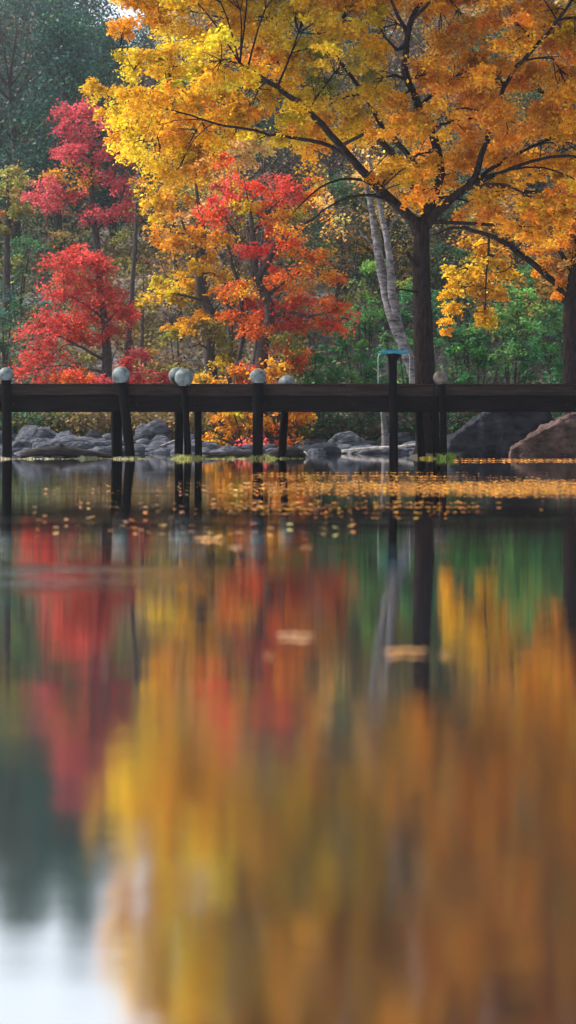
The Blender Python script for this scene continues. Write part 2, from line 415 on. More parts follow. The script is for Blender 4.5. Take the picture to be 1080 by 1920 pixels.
# crown above the frame (seen mirrored in the lake)
for j, y in enumerate((-40, -100, -160, -220, -280, -340, -400)):
    for x in range(250 + j * 10, 1300 - j * 20, 60):
        c = (YG, GOLD) if x < 520 else ((GOLD, AMB) if x < 760 else (ORA, AMB))
        if x < 330 and (y < -180 and x < 300 + (-y - 180) * .4): continue
        B(x + rng.uniform(-12, 12), y + rng.uniform(-10, 10), 54, 48, c, None, 1.5)
for y in range(0, 420, 75):
    for x in (1150, 1215, 1280):
        B(x, y, 50, 48, (AMB, ORA))
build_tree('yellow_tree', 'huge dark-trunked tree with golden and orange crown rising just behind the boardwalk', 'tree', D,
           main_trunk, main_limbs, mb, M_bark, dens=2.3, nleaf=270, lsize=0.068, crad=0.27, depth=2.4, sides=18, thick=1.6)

# hanging bough and right tree
rt = []
for (x, y, rx, ry, c) in [(885, 468, 34, 18, (GOLD,)), (925, 482, 34, 20, (GOLD, AMB)), (868, 505, 34, 22, (GOLD, YEL)), (905, 520, 32, 22, (GOLD,)), (850, 545, 30, 22, (GOLD, YEL)),
                          (885, 550, 24, 20, (GOLD, AMB)), (838, 580, 18, 20, (YEL, GOLD)), (930, 545, 20, 16, (GOLD,)), (840, 608, 9, 16, (GOLD,)), (908, 575, 10, 20, (GOLD,)), (912, 600, 6, 12, (GOLD,)), (948, 510, 16, 12, (GOLD,))]:
    rt.append((x, y, rx, ry, c, rng.uniform(-.3, .3)))
for (x, y, rx, ry, c) in [(1010, 455, 40, 25, (ORA, AMB)), (1055, 455, 40, 40, (RUST, AMB)), (1030, 505, 30, 28, (ORA, RUST)), (1065, 500, 30, 30, (RUST, PALE)), (1050, 540, 18, 16, (ORA,)),
                          (1110, 440, 50, 50, (RUST, AMB)), (1160, 400, 60, 60, (ORA, AMB)), (1200, 470, 50, 50, (ORA,)), (1130, 330, 60, 60, (AMB, ORA)), (1040, 400, 40, 30, (AMB,)), (980, 440, 30, 14, (AMB, GOLD))]:
    rt.append((x, y, rx, ry, c, rng.uniform(-.8, .8)))
build_tree('arching_tree', 'tree at the right edge whose long bare limb arches left with a hanging golden bough', 'tree', 39.6,
           ([(1078, 850), (1074, 790), (1071, 720), (1070, 640), (1068, 580), (1076, 520), (1090, 440), (1120, 340), (1150, 250)], [0.27, 0.23, 0.20, 0.18, 0.17, 0.15, 0.12, 0.09, 0.05]),
           [([(1068, 575), (1052, 545), (1025, 515, -.1), (985, 483, -.3), (945, 455, -.5), (905, 436, -.6), (870, 428, -.7), (840, 428, -.8), (812, 440, -.9)], (0.095, 0.028)),
            ([(917, 440, -.5), (915, 480, -.5), (911, 520, -.4), (910, 560, -.4), (908, 585, -.4)], (0.034, 0.010)),
            ([(985, 483, -.3), (960, 500, -.4), (935, 512, -.4), (900, 505, -.4)], (0.018, 0.006)),
            ([(1078, 520), (1050, 470, -.3), (1030, 430, -.5), (1000, 390, -.5)], (0.07, 0.02))],
           rt, M_bark, dens=1.7, nleaf=150, lsize=0.075, crad=0.2, depth=0.5, sides=14, thick=1.3)

# ------------------------------------------------------------------ middle-distance named trees
def bb(lst, dd=None, den=None):
    out = []
    for t in lst:
        t = list(t)
        if dd is not None or den is not None: t = t[:5] + [dd, den if den is not None else 1.0]
        out.append(tuple(t))
    return out

build_tree('scarlet_tree', 'many-stemmed scarlet and orange tree in the middle of the far bank', 'tree', 46.0,
           ([(487, 800), (487, 720), (491, 670), (499, 620), (506, 595), (500, 560), (482, 525), (476, 480), (474, 440), (468, 390)], [0.24, 0.19, 0.18, 0.17, 0.16, 0.14, 0.12, 0.09, 0.07, 0.04]),
           [([(482, 525), (500, 495, -.2), (518, 462, -.3), (540, 435, -.4), (575, 415, -.5), (600, 400, -.5), (625, 350, -.5)], (0.11, 0.03)),
            ([(506, 595), (540, 585, -.3), (580, 592, -.5), (620, 585, -.6)], (0.07, 0.02)),
            ([(500, 560), (520, 540, .3), (560, 510, .5), (590, 490, .6)], (0.06, 0.02)),
            ([(476, 480), (455, 450, .2), (430, 420, .3), (410, 390, .4)], (0.05, 0.02)),
            ([(474, 440), (500, 400, .2), (530, 370, .3), (560, 340, .3)], (0.05, 0.02)),
            ([(470, 790, .6), (448, 690, .6), (454, 640, .6), (452, 560, .6), (430, 470, .6), (425, 420, .6)], (0.10, 0.04))],
           [(400, 385, 26, 26, (RED, SCAR)), (425, 360, 34, 24, (RED, SCAR)), (420, 410, 34, 22, (RED, SCAR)), (460, 345, 34, 22, (SCAR, RED)), (500, 345, 34, 22, (RED, SCAR)),
            (462, 378, 30, 18, (YEL, GOLD)), (490, 395, 30, 18, (AMB, SCAR)), (535, 365, 30, 22, (SCAR, RED)), (520, 405, 26, 18, (SCAR, ORA)), (560, 345, 34, 22, (RED, SCAR)),
            (555, 400, 36, 16, (YEL, GOLD, OLIVE)), (520, 430, 26, 14, (AMB, SCAR)), (590, 370, 30, 20, (SCAR, ORA)), (600, 330, 30, 26, (AMB, PALE)),
            (540, 445, 28, 16, (ORA, SCAR)), (565, 480, 38, 20, (REDO, ORA)), (600, 490, 26, 22, (ORA, REDO)), (545, 515, 40, 18, (REDO, RED)), (595, 525, 42, 18, (ORA, REDO)),
            (510, 530, 30, 16, (REDO,)), (450, 545, 26, 16, (REDO, ORA)), (470, 565, 32, 18, (REDO, RED)), (600, 560, 44, 18, (RED, REDO)), (635, 578, 26, 14, (RED, REDO)), (555, 568, 34, 16, (RED, REDO)),
            (450, 590, 24, 14, (REDO,)), (590, 600, 36, 16, (RED, REDO)), (500, 592, 30, 14, (REDO, RED)), (545, 600, 26, 12, (RED,)), (620, 605, 20, 10, (RED, REDO)),
            (470, 615, 18, 12, (REDO,)), (550, 655, 26, 20, (REDO, OLIVE)), (565, 675, 16, 14, (REDO, ORA)), (530, 640, 20, 12, (OLIVE, REDO)), (415, 440, 22, 16, (ORA, AMB)), (470, 460, 16, 14, (RED,)),
            (505, 470, 12, 10, (RED,)), (440, 320, 30, 20, (AMB, SCAR))],
           M_bark2, dens=2.3, nleaf=150, lsize=0.088, crad=0.37, depth=0.9, sides=10)

build_tree('amber_tree', 'slender tree of amber and yellow leaves left of the scarlet tree', 'tree', 48.0,
           ([(402, 800), (398, 720), (392, 660), (401, 600), (390, 575), (376, 545), (374, 510), (380, 470), (380, 430), (370, 370), (365, 310)], [0.22, 0.18, 0.16, 0.15, 0.15, 0.14, 0.12, 0.09, 0.07, 0.05, 0.03]),
           [([(374, 520), (370, 490, -.2), (366, 455, -.3), (350, 440, -.4), (320, 435, -.5)], (0.07, 0.02)),
            ([(401, 605), (430, 580, .3), (450, 560, .4)], (0.05, 0.02)),
            ([(385, 565), (350, 555, -.3), (320, 548, -.4), (295, 545, -.4)], (0.05, 0.015)),
            ([(392, 655), (375, 645, -.3), (355, 652, -.4)], (0.04, 0.012)),
            ([(374, 500), (335, 400, .5), (325, 330, .5)], (0.05, 0.02))],
           [(285, 350, 26, 26, (YEL, GOLD)), (320, 340, 30, 30, (PALE, GOLD)), (355, 335, 34, 28, (PALE, AMB)), (390, 320, 30, 24, (PALE, AMB)), (300, 390, 28, 26, (YEL, GOLD)), (335, 385, 32, 26, (AMB, PALE)),
            (310, 425, 34, 22, (GOLD, AMB)), (345, 430, 32, 22, (GOLD, AMB)), (300, 455, 30, 14, (AMB, ORA)), (330, 465, 30, 14, (AMB, ORA)), (375, 400, 26, 24, (AMB, PALE)), (370, 445, 20, 18, (AMB,)),
            (400, 480, 18, 26, (AMB, ORA)), (410, 520, 18, 20, (AMB, OLIVE)), (300, 530, 26, 12, (YEL,)), (295, 555, 26, 12, (YEL, GOLD)), (325, 540, 26, 18, (YEL, GOLD)), (350, 520, 26, 16, (AMB, GOLD)), (335, 568, 20, 10, (YEL,)),
            (360, 500, 22, 12, (GOLD,)), (330, 618, 34, 12, (AMB, OLIVE)), (365, 610, 34, 16, (AMB, OLIVE, PALE)), (400, 620, 30, 16, (AMB, OLIVE)), (425, 590, 24, 18, (AMB, ORA)), (425, 640, 24, 16, (OLIVE, AMB)), (440, 665, 16, 14, (OLIVE, YG)),
            (430, 550, 20, 20, (AMB, ORA)), (380, 585, 22, 14, (AMB,)), (400, 300, 30, 20, (PALE, ORA)), (430, 290, 26, 18, (SCAR, AMB)), (420, 680, 14, 12, (YG,))],
           M_bark2, dens=1.9, nleaf=115, lsize=0.10, crad=0.31, depth=1.0, sides=10)

build_tree('crimson_tree', 'tall hazy crimson tree on the left with a bare lower stem', 'tree', 62.0,
           ([(200, 760), (192, 640), (186, 540), (183, 480), (178, 430), (172, 380), (172, 320), (176, 250), (170, 200)], [0.30, 0.24, 0.18, 0.15, 0.14, 0.11, 0.09, 0.06, 0.03]),
           [([(178, 430), (160, 405, -.2), (140, 392, -.4), (115, 370, -.5)], (0.09, 0.03)),
            ([(178, 430), (205, 405, -.2), (225, 380, -.3), (235, 340, -.4)], (0.10, 0.03)),
            ([(172, 350), (145, 310, .3), (130, 270, .3)], (0.06, 0.03))],
           [(160, 195, 18, 18, (CRIM,)), (175, 215, 32, 24, (CRIM,)), (128, 215, 18, 16, (CRIM,)), (120, 245, 24, 20, (CRIM,)), (155, 250, 36, 24, (CRIM,)), (195, 255, 34, 26, (CRIM,)), (110, 285, 26, 16, (CRIM,)), (145, 290, 40, 26, (CRIM,)), (195, 300, 40, 28, (CRIM,)),
            (230, 300, 24, 22, (CRIM,)), (105, 325, 28, 20, (CRIM, AMB)), (95, 345, 20, 14, (AMB, CRIM)), (145, 335, 40, 24, (CRIM, CRIM, AMB)), (195, 345, 40, 26, (CRIM,)), (235, 345, 26, 28, (CRIM,)), (100, 375, 30, 16, (CRIM,)), (150, 378, 40, 20, (CRIM, SCAR)),
            (165, 405, 36, 12, (CRIM,)), (215, 385, 34, 18, (CRIM,)), (240, 395, 16, 18, (CRIM,)), (200, 405, 30, 12, (CRIM,)), (80, 370, 14, 10, (CRIM,))],
           M_bark2, dens=2.1, nleaf=135, lsize=0.11, crad=0.50, depth=1.0, sides=8)

build_tree('red_tree', 'bright red spreading tree with pale trunk low on the left bank', 'tree', 52.0,
           ([(203, 790), (200, 720), (200, 660), (196, 600), (188, 555), (185, 500), (180, 465)], [0.22, 0.18, 0.16, 0.13, 0.11, 0.07, 0.03]),
           [([(198, 675), (170, 660, -.3), (140, 645, -.5), (115, 632, -.6), (90, 625, -.7)], (0.06, 0.02)),
            ([(196, 600), (160, 570, -.3), (120, 550, -.4)], (0.06, 0.02)),
            ([(196, 610), (215, 590, -.2), (228, 570, -.2)], (0.05, 0.02))],
           [(145, 468, 18, 12, (RED, PALE)), (115, 490, 16, 14, (RED,)), (145, 495, 32, 18, (RED,)), (180, 495, 24, 20, (RED,)), (205, 505, 20, 18, (RED,)), (120, 525, 32, 18, (RED,)), (165, 525, 34, 18, (RED,)), (210, 540, 28, 22, (RED,)),
            (95, 548, 28, 12, (RED,)), (140, 552, 36, 16, (RED,)), (225, 570, 18, 16, (RED,)), (190, 560, 14, 14, (RED,)), (85, 585, 28, 14, (RED,)), (160, 580, 24, 12, (RED,)), (230, 590, 16, 12, (RED,)), (60, 618, 26, 16, (RED,)), (95, 612, 30, 16, (RED,)), (140, 605, 34, 14, (SCAR, RED)), (170, 598, 26, 12, (RED,)),
            (125, 625, 30, 12, (SCAR, RED)), (210, 615, 20, 14, (RED,)), (85, 640, 30, 16, (RED,)), (65, 665, 26, 16, (RED,)), (95, 670, 30, 20, (RED,)), (60, 695, 24, 20, (RED,)), (95, 705, 34, 20, (RED,)), (165, 630, 22, 10, (RED,))],
           M_bark2, dens=2.0, nleaf=135, lsize=0.092, crad=0.43, depth=0.9, sides=8)

build_tree('yellow_green_tree', 'pale yellow tree at the left edge beside the crimson tree', 'tree', 64.0,
           ([(10, 760), (12, 560), (14, 420), (14, 330)], [0.2, 0.16, 0.10, 0.03]),
           [([(13, 440), (-10, 400, .2), (-30, 360, .3)], (0.06, 0.02)), ([(13, 430), (30, 390, .2), (40, 350, .3)], (0.06, 0.02))],
           [(15, 310, 22, 14, (DIM, DIM2)), (5, 335, 28, 18, (DIM, DIM2)), (32, 340, 18, 20, (DIM, DIM2)), (20, 365, 34, 18, (DIM, PALE)), (40, 378, 16, 14, (DIM,)), (5, 392, 34, 14, (DIM2, PALE)), (-40, 350, 36, 36, (DIM2, DIM)), (35, 398, 18, 8, (DIM2,)), (-40, 410, 36, 24, (DIM2,)), (10, 430, 40, 20, (OLIVE, DIM2))],
           M_bark2, dens=1.6, nleaf=100, lsize=0.13, crad=0.38, depth=0.8, sides=8)

def stem_tree(name, label, d0, stems, blobs, bark, **k):
    return build_tree(name, label, 'tree', d0, stems[0], stems[1], blobs, bark, **k)

# pale birch with two stems
build_tree('birch_tree', 'leaning pale-barked birch with two stems left of the dark main trunk', 'tree', 44.0,
           ([(800, 838), (795, 770), (778, 705), (757, 650), (738, 600), (722, 545), (712, 490), (704, 440), (697, 395), (686, 345), (672, 290), (650, 230)],
            [0.28, 0.22, 0.18, 0.17, 0.16, 0.12, 0.12, 0.105, 0.09, 0.075, 0.055, 0.03]),
           [([(747, 625), (742, 585, -.1), (734, 540, -.2), (730, 480, -.2), (722, 430, -.2), (712, 385, -.2), (700, 335, -.2), (690, 280, -.2)], (0.14, 0.04)),
            ([(722, 440, -.2), (745, 400), (760, 350), (765, 300)], (0.03, 0.01)),
            ([(712, 490), (690, 450), (665, 425), (640, 415)], (0.03, 0.01)),
            ([(697, 395), (660, 360), (640, 320)], (0.025, 0.008)),
            ],
           [(700, 300, 30, 24, (PALE, AMB), None, .4), (670, 330, 24, 20, (PALE, AMB), None, .4), (735, 310, 24, 20, (AMB, PALE), None, .4), (660, 280, 26, 20, (AMB,), None, .4), (620, 420, 16, 22, (AMB, PALE), None, .7), (612, 380, 16, 26, (PALE, AMB), None, .8)],
           M_birch, dens=0.9, nleaf=45, lsize=0.09, crad=0.35, depth=0.6, sides=12)

# thin dark tree
build_tree('slim_tree', 'thin dark leaning tree between the red and amber trees', 'tree', 56.0,
           ([(238, 760), (240, 640), (246, 560), (252, 480), (256, 400), (256, 330)], [0.14, 0.12, 0.10, 0.08, 0.06, 0.03]),
           [([(250, 500), (265, 470), (275, 455)], (0.03, 0.01)), ([(248, 545), (238, 570), (236, 600)], (0.03, 0.015))],
           [(258, 330, 20, 26, (BRN, OLIVE), None, .5), (262, 380, 18, 20, (BRN, OLIVE), None, .4)],
           M_bark2, dens=0.8, nleaf=30, lsize=0.1, crad=0.35, depth=0.4, sides=7)
for i, (x0, y0, x1, y1, r, d, lab) in enumerate([
        (335, 760, 330, 300, .10, 60, 'thin grey trunk rising behind the left side of the amber tree'),
        (428, 720, 425, 400, .13, 52, 'straight grey trunk just left of the scarlet tree crown'),
        (470, 720, 508, 330, .09, 54, 'slim grey stem behind the centre of the scarlet tree'),
        (640, 740, 655, 330, .10, 60, 'bare grey tree between the scarlet tree and the birch'),
        (700, 700, 760, 300, .09, 62, 'bare grey tree behind the birch stems'),
        (880, 700, 855, 360, .09, 60, 'bare grey tree between the main trunk and the hanging bough'),
        (130, 700, 110, 30, .17, 84, 'tall bare grey tree on the left slope above the crimson crown'),
        (62, 500, 70, 170, .13, 88, 'pale bare tree on the dark left slope near the frame edge')]):
    pth = [(x0, y0), ((x0 * 2 + x1) / 3 + 5, (y0 * 2 + y1) / 3), ((x0 + 2 * x1) / 3 - 5, (y0 + 2 * y1) / 3), (x1, y1)]
    lim = []
    for k in range(9):
        t = 0.35 + 0.06 * k
        sx, sy = x0 + (x1 - x0) * t, y0 + (y1 - y0) * t; s = 1 if k % 2 else -1
        L_ = rng.uniform(20, 45) * 60 / d
        lim.append(([(sx, sy), (sx + s * L_ * .5, sy - L_ * .6), (sx + s * L_ * .85, sy - L_ * 1.5)], (r * .4, .012)))
    bl = [(x1 + rng.uniform(-22, 22), y1 + 15 + rng.uniform(-10, 90), 18, 22, (GRY, BRN), None, .5) for _ in range(7)]
    build_tree('bare_tree', lab, 'tree', d, (pth, [r, r * .85, r * .6, r * .2]), lim, bl, M_bark2, dens=0.7, nleaf=24, lsize=0.09, crad=0.4, depth=0.6, sides=7)

# ------------------------------------------------------------------ terrain
def sstep(a, b, v):
    t = np.clip((v - a) / (b - a), 0, 1); return t * t * (3 - 2 * t)

def H(x, y):
    x = np.asarray(x, float); y = np.asarray(y, float)
    ys = 41.6 + 0.7 * np.sin(x * 0.5 + 1) + 0.4 * np.sin(x * 1.7) + 0.012 * x * x * 0.3
    t = y - ys
    z = np.where(t < 0, np.maximum(-2.0, t * 0.25), 0)
    z = z + np.where(t > 0, 0.30 * sstep(0, 7, t) + 0.02 * t, 0)
    z = z + np.where(y > 50, np.minimum(y - 50, 80) * (0.30 + 0.09 * sstep(-12, 8, x)) * sstep(50, 60, y), 0)
    z = z - np.where(y > 132, (y - 132) * 0.25, 0)
    z = z + 0.12 * np.sin(x * 1.3 + y * .7) * sstep(46, 54, y) + 0.5 * np.sin(x * .21 + y * .13) * sstep(50, 70, y)
    return np.maximum(z, -2.5)

xs = np.concatenate([np.linspace(-400, -42, 14), np.linspace(-40, 40, 130), np.linspace(42, 400, 14)])
ysv = np.concatenate([np.linspace(-60, 34, 12), np.linspace(36, 60, 90), np.linspace(61, 140, 80), np.linspace(145, 600, 20)])
GX, GY = np.meshgrid(xs, ysv)
GZ = H(GX, GY)
nx, ny = len(xs), len(ysv)
ii, jj = np.meshgrid(np.arange(ny - 1), np.arange(nx - 1), indexing='ij')
a = (ii * nx + jj).ravel()
tme = mesh_np('ground', np.stack([GX, GY, GZ], -1).reshape(-1, 3), [np.stack([a, a + 1, a + nx + 1, a + nx], 1)], smooth=True)
tag(obj('ground', tme, M_ground), kind='structure')

V = np.array([[-400, -60, 0], [400, -60, 0], [400, 60, 0], [-400, 60, 0]], float)
tag(obj('water', mesh_np('water', V, [np.array([[0, 1, 2, 3]])]), M_water), kind='structure')

# islet under the main tree
def rock_mesh(name, hull_pts, cuts=3, amp=0.05, sc=1.6, seed=0, smooth=True, bev=0.0, sm=2):
    bm = bmesh.new()
    for p in hull_pts: bm.verts.new([float(v) for v in p])
    r = bmesh.ops.convex_hull(bm, input=bm.verts[:])
    bmesh.ops.delete(bm, geom=[e for e in r['geom_interior'] if isinstance(e, bmesh.types.BMVert)], context='VERTS')
    if bev: bmesh.ops.bevel(bm, geom=bm.edges[:], offset=bev, segments=2, affect='EDGES', clamp_overlap=True)
    bmesh.ops.triangulate(bm, faces=bm.faces[:])
    for _ in range(cuts):
        long = [e for e in bm.edges if e.calc_length() > 0.10]
        if not long: break
        bmesh.ops.subdivide_edges(bm, edges=long, cuts=1)
        bmesh.ops.triangulate(bm, faces=bm.faces[:])
    for _ in range(sm): bmesh.ops.smooth_vert(bm, verts=bm.verts[:], factor=0.5, use_axis_x=True, use_axis_y=True, use_axis_z=True)
    bm.normal_update()
    off = Vector((seed * 7.3, seed * 3.1, seed * 1.7))
    for v in bm.verts:
        n = noise.fractal(v.co * sc + off, 0.8, 2.0, 5)
        rd = 1 - abs(noise.noise(v.co * sc * 2.2 + off)) * 2
        v.co += v.normal * (n * amp + rd * amp * 0.45 + noise.noise(v.co * sc * 7 + off) * amp * .22)
    me = bpy.data.meshes.new(name); bm.to_mesh(me); bm.free()
    if smooth: me.polygons.foreach_set('use_smooth', np.ones(len(me.polygons), bool))
    return me

def ellipsoid_pts(c, a, n=40, flat=1.0, seed=0):
    r = np.random.default_rng(seed + 100)
    q = r.normal(0, 1, (n, 3)); q /= np.linalg.norm(q, axis=1, keepdims=True)
    q *= r.uniform(0.85, 1.05, (n, 1))
    return c + q * np.array(a)

def rock(px0, px1, pytop, pybase, d, mat, label, group=None, seed=0, depth=None, n=40, amp=0.05, cat='rock', name='rock'):
    pa, pb = P(px0, pybase, d), P(px1, pybase, d)
    top = P(px0, pytop, d)[2]
    w = (pb[0] - pa[0]) / 2; h = top - min(pa[2], 0.0)
    base = min(pa[2], 0) - 0.05
    c = np.array([(pa[0] + pb[0]) / 2, d, base + (top - base) * 0.35])
    dep = depth or w * 0.7
    pts = ellipsoid_pts(c, (w * 1.05, dep, (top - base) * 0.68), n, seed=seed)
    me = rock_mesh(name, pts, 4, amp, 1.8, seed, bev=min(w, h) * .12)
    o = obj(name, me, mat, None, c); o.location = [float(v) for v in c]
    tag(o, label, cat, group); return o

rock_spec = [
    (20, 118, 796, 852, 45.5, M_rock, 'low grey rock slab behind the leftmost boardwalk post', 1),
    (96, 160, 806, 848, 44.5, M_rock, 'rounded pale boulder left of its dark neighbour under the boardwalk', 2),
    (150, 200, 804, 838, 44.0, M_rockd, 'small round dark blue-grey boulder among pale rocks at left', 3),
    (185, 260, 790, 846, 46.5, M_rock, 'grey rock slab behind the left pair of posts', 4),
    (250, 330, 786, 846, 46.0, M_rock, 'sloping grey rock between the two left groups of posts', 5),
    (60, 230, 818, 850, 43.0, M_rock, 'wide flat grey shelf of rock at the left water edge', 6),
    (270, 345, 822, 852, 43.2, M_rock, 'low flat rock shelf at the water beside the triple posts', 7),
    (-90, 20, 800, 852, 45.0, M_rock, 'grey rock cut by the left edge of the picture', 8),
    (612, 690, 811, 850, 43.2, M_rock, 'smooth rounded grey boulder right of the amber bush', 9),
    (555, 640, 829, 852, 42.4, M_rockd, 'flat dark ledge left of the smooth rounded boulder', 10),
    (640, 770, 834, 855, 41.4, M_rock, 'pale low shoreline slab in front of the rounded boulder', 11),
    (700, 800, 806, 848, 44.2, M_rockd, 'dark humped rock behind the teal-topped stand post', 12),
    (745, 800, 829, 852, 42.2, M_rock, 'small pale rock between the stand post and the main tree', 13),
    (935, 975, 836, 856, 40.6, M_rockd, 'little dark stone in the notch between the two big right rocks', 14),
    (395, 470, 836, 852, 43.0, M_rock, 'low grey stone under the orange bush', 15),
]
rock_spec += [
    (22, 62, 822, 850, 43.8, M_rock, 'small grey rock beside the leftmost post', 31),
    (60, 104, 790, 830, 47.5, M_rockd, 'dark grey rock on the bank above the knobbly drifting log', 32),
    (118, 176, 784, 826, 48.5, M_rock, 'broad grey rock on the bank above the rounded pale boulder', 33),
    (200, 250, 822, 850, 43.2, M_rock, 'low pale rock right behind the left pair of posts', 34),
    (255, 300, 804, 846, 45.0, M_rockd, 'dark rock crossed by the thin bleached branch', 35),
    (285, 338, 796, 846, 47.0, M_rock, 'grey rock highest on the bank left of the triple posts', 36),
    (225, 262, 776, 820, 49.0, M_rock, 'grey rock seen just under the beam by the left pair of posts', 37),
    (22, 70, 776, 815, 49.5, M_rock, 'grey rock under the beam beside the leftmost post', 38),
    (575, 612, 836, 853, 41.6, M_rock, 'small pale rock at the water near the pale-ended log', 39),
    (668, 720, 826, 848, 43.0, M_rockd, 'dark stone tucked right of the smooth rounded boulder', 40),
    (360, 400, 830, 850, 43.4, M_rockd, 'small dark stone behind the right post of the triple posts', 41),
]
for (a0, a1, t, b, d, m, lab, sd) in rock_spec:
    rock(a0, a1, t, b, d, m, lab, None, sd, amp=0.06, n=26)

def hull_rock(profile, d0, d1, mat, label, seed, amp=0.11, name='boulder'):
    pts = [P(x, y, d0) for x, y in profile] + [P(x, y, d1) * np.array([1, 1, 1]) for x, y in profile]
    c = np.mean(pts, axis=0); c[2] = 0
    me = rock_mesh(name, pts, 5, amp, 2.2, seed, bev=0.05, sm=1)
    o = obj(name, me, mat, None, c); o.location = [float(v) for v in c]
    tag(o, label, 'boulder'); return o
hull_rock([(838, 872), (842, 828), (868, 806), (905, 782), (940, 764), (1000, 752), (1040, 800), (1040, 872)], 36.8, 38.6, M_rockd, 'big dark wedge-shaped boulder sloping up beside the main tree', 21)
hull_rock([(952, 872), (962, 842), (1002, 818), (1048, 793), (1092, 770), (1180, 762), (1230, 872)], 35.6, 37.6, M_rockb, 'brown sloping boulder at the right edge below the arching tree', 22)

# logs
def log(name, pts, d, rad, mat, label, cat='log', extras=None):
    base = P(pts[0][0], 862, d); base[2] = 0
    root = empty(name, base); tag(root, label, cat)
    p, r = px_path(pts, d, rad, 0.12, 0.006)
    obj('log_body', Tubes().add(p, r, 12, 0.10).mesh('log_body'), mat, root, base)
    for (nm, q, rr, mt) in (extras or []):
        pp, r2 = px_path(q, d, rr, 0.05, 0.0)
        obj(nm, Tubes().add(pp, r2, 8, 0.08).mesh(nm), mt, root, base)
    return root
log('drift_log', [(38, 853), (70, 848), (115, 846), (160, 851), (215, 855)], 33.0, [0.05, 0.10, 0.13, 0.09, 0.03], M_log,
    'low dark drifting log with a knobbly stub near the left posts', extras=[('stub', [(113, 846, -.05), (113, 838, -.05), (114, 832, -.05)], [0.05, 0.04, 0.05], M_log)])
log('drift_log', [(492, 856), (520, 850), (548, 848), (572, 853)], 33.0, [0.04, 0.10, 0.12, 0.07], M_log,
    'dark half-sunk log with a pale broken end between the middle posts', extras=[('broken_end', [(570, 847, -.09), (576, 851, -.11), (580, 857, -.11)], [0.018, 0.028, 0.02], M_pale)])
log('drift_log', [(378, 850), (420, 852), (460, 850), (500, 854)], 36.0, [0.03, 0.05, 0.06, 0.03], M_log, 'slim dark log floating below the orange bush')
log('driftwood_branch', [(255, 846), (290, 840), (325, 828), (345, 824)], 42.5, [0.02, 0.035, 0.03, 0.015], M_pale, 'thin bleached branch lying on the rocks left of the triple posts', 'branch')
log('driftwood_branch', [(640, 846), (690, 842), (740, 838), (790, 832)], 41.0, [0.03, 0.05, 0.04, 0.02], M_pale, 'long bleached branch along the shore in front of the rounded boulder', 'branch')

log('snag', [(726, 850), (722, 815), (720, 790), (717, 768), (719, 750)], 43.6, [0.16, 0.09, 0.07, 0.06, 0.03], M_birch,
    'pale broken snag standing on the rocks left of the stand post', 'snag', extras=[('root', [(724, 838), (745, 845), (762, 852)], [0.06, 0.045, 0.02], M_birch)])

# small stones of the bank
def stones(name, label, n, fx, fy, smin, smax, mat):
    ico = bmesh.new(); bmesh.ops.create_icosphere(ico, subdivisions=2, radius=1)
    base_v = np.array([v.co[:] for v in ico.verts]); tri = np.array([[v.index for v in f.verts] for f in ico.faces]); ico.free()
    Vs, Ts = [], []
    for i in range(n):
        x, y = fx(), fy()
        s = smin * (smax / smin) ** (rng.uniform() ** 2.2)
        sh = np.array([s * rng.uniform(.8, 1.7), s * rng.uniform(.7, 1.2), s * rng.uniform(.35, .75)])
        k = rng.normal(0, 1, (4, 3)); v = base_v * (1 + .16 * np.sin(base_v @ k.T * 2.1).sum(1, keepdims=True) / 2)
        a_ = rng.uniform(0, 6.28); c_, s_ = math.cos(a_), math.sin(a_)
        v = v * sh; v = np.stack([v[:, 0] * c_ - v[:, 1] * s_, v[:, 0] * s_ + v[:, 1] * c_, v[:, 2]], 1)
        Vs.append(v + [x, y, float(H(x, y)) + sh[2] * .2]); Ts.append(tri + i * len(base_v))
    return tag(obj(name, mesh_np(name, np.concatenate(Vs), [np.concatenate(Ts)], smooth=True), mat), label, 'stones', kind='stuff')
stones('shore_stones', 'jumble of small grey stones along the far bank', 1500, lambda: rng.uniform(-13, 13), lambda: 41.2 + rng.uniform() ** 1.3 * 8, .05, .38, M_rock)
stones('shore_stones', 'dark wet pebbles and stones at the far waterline', 700, lambda: rng.uniform(-13, 13), lambda: 40.6 + rng.uniform() * 2.6, .04, .2, M_rockd)

# ------------------------------------------------------------------ bushes
def bush(name, label, blobs, d, cols=None, n=110, ls=0.10, cr=0.32, dens=1.6, group=None, cat='bush'):
    px = sum(b[0] for b in blobs) / len(blobs)
    x = (px - 540) / F * d; gz = float(H(x, d))
    base = np.array([x, d, gz])
    root = empty(name, base); tag(root, label, cat, group)
    st = Tubes(); paths = []
    py = HZ - (gz - CAMH) * F / d
    for b in blobs:
        q, r = smooth_path([P(px + (b[0] - px) * .15, py + 4, d), P((px + b[0] * 2) / 3, (py + b[1] * 2) / 3, d + rng.uniform(-.3, .3)), P(b[0], b[1], d)], [0.05, 0.035, 0.012], 0.2)
        st.add(q, r, 5); paths.append((q, r))
    tw = Tubes()
    C, S, K = fill_blobs(blobs, skel_of(paths), d, dens, n, ls, cr, tw, 0.8)
    obj('stems', st.mesh('stems'), M_bark2, root, base)
    V, Q, KC = leaves(C, S, K)
    place('foliage', crown_mesh('foliage', V, Q, KC, tw, M_leaf, M_bark2), root, base)
    return root

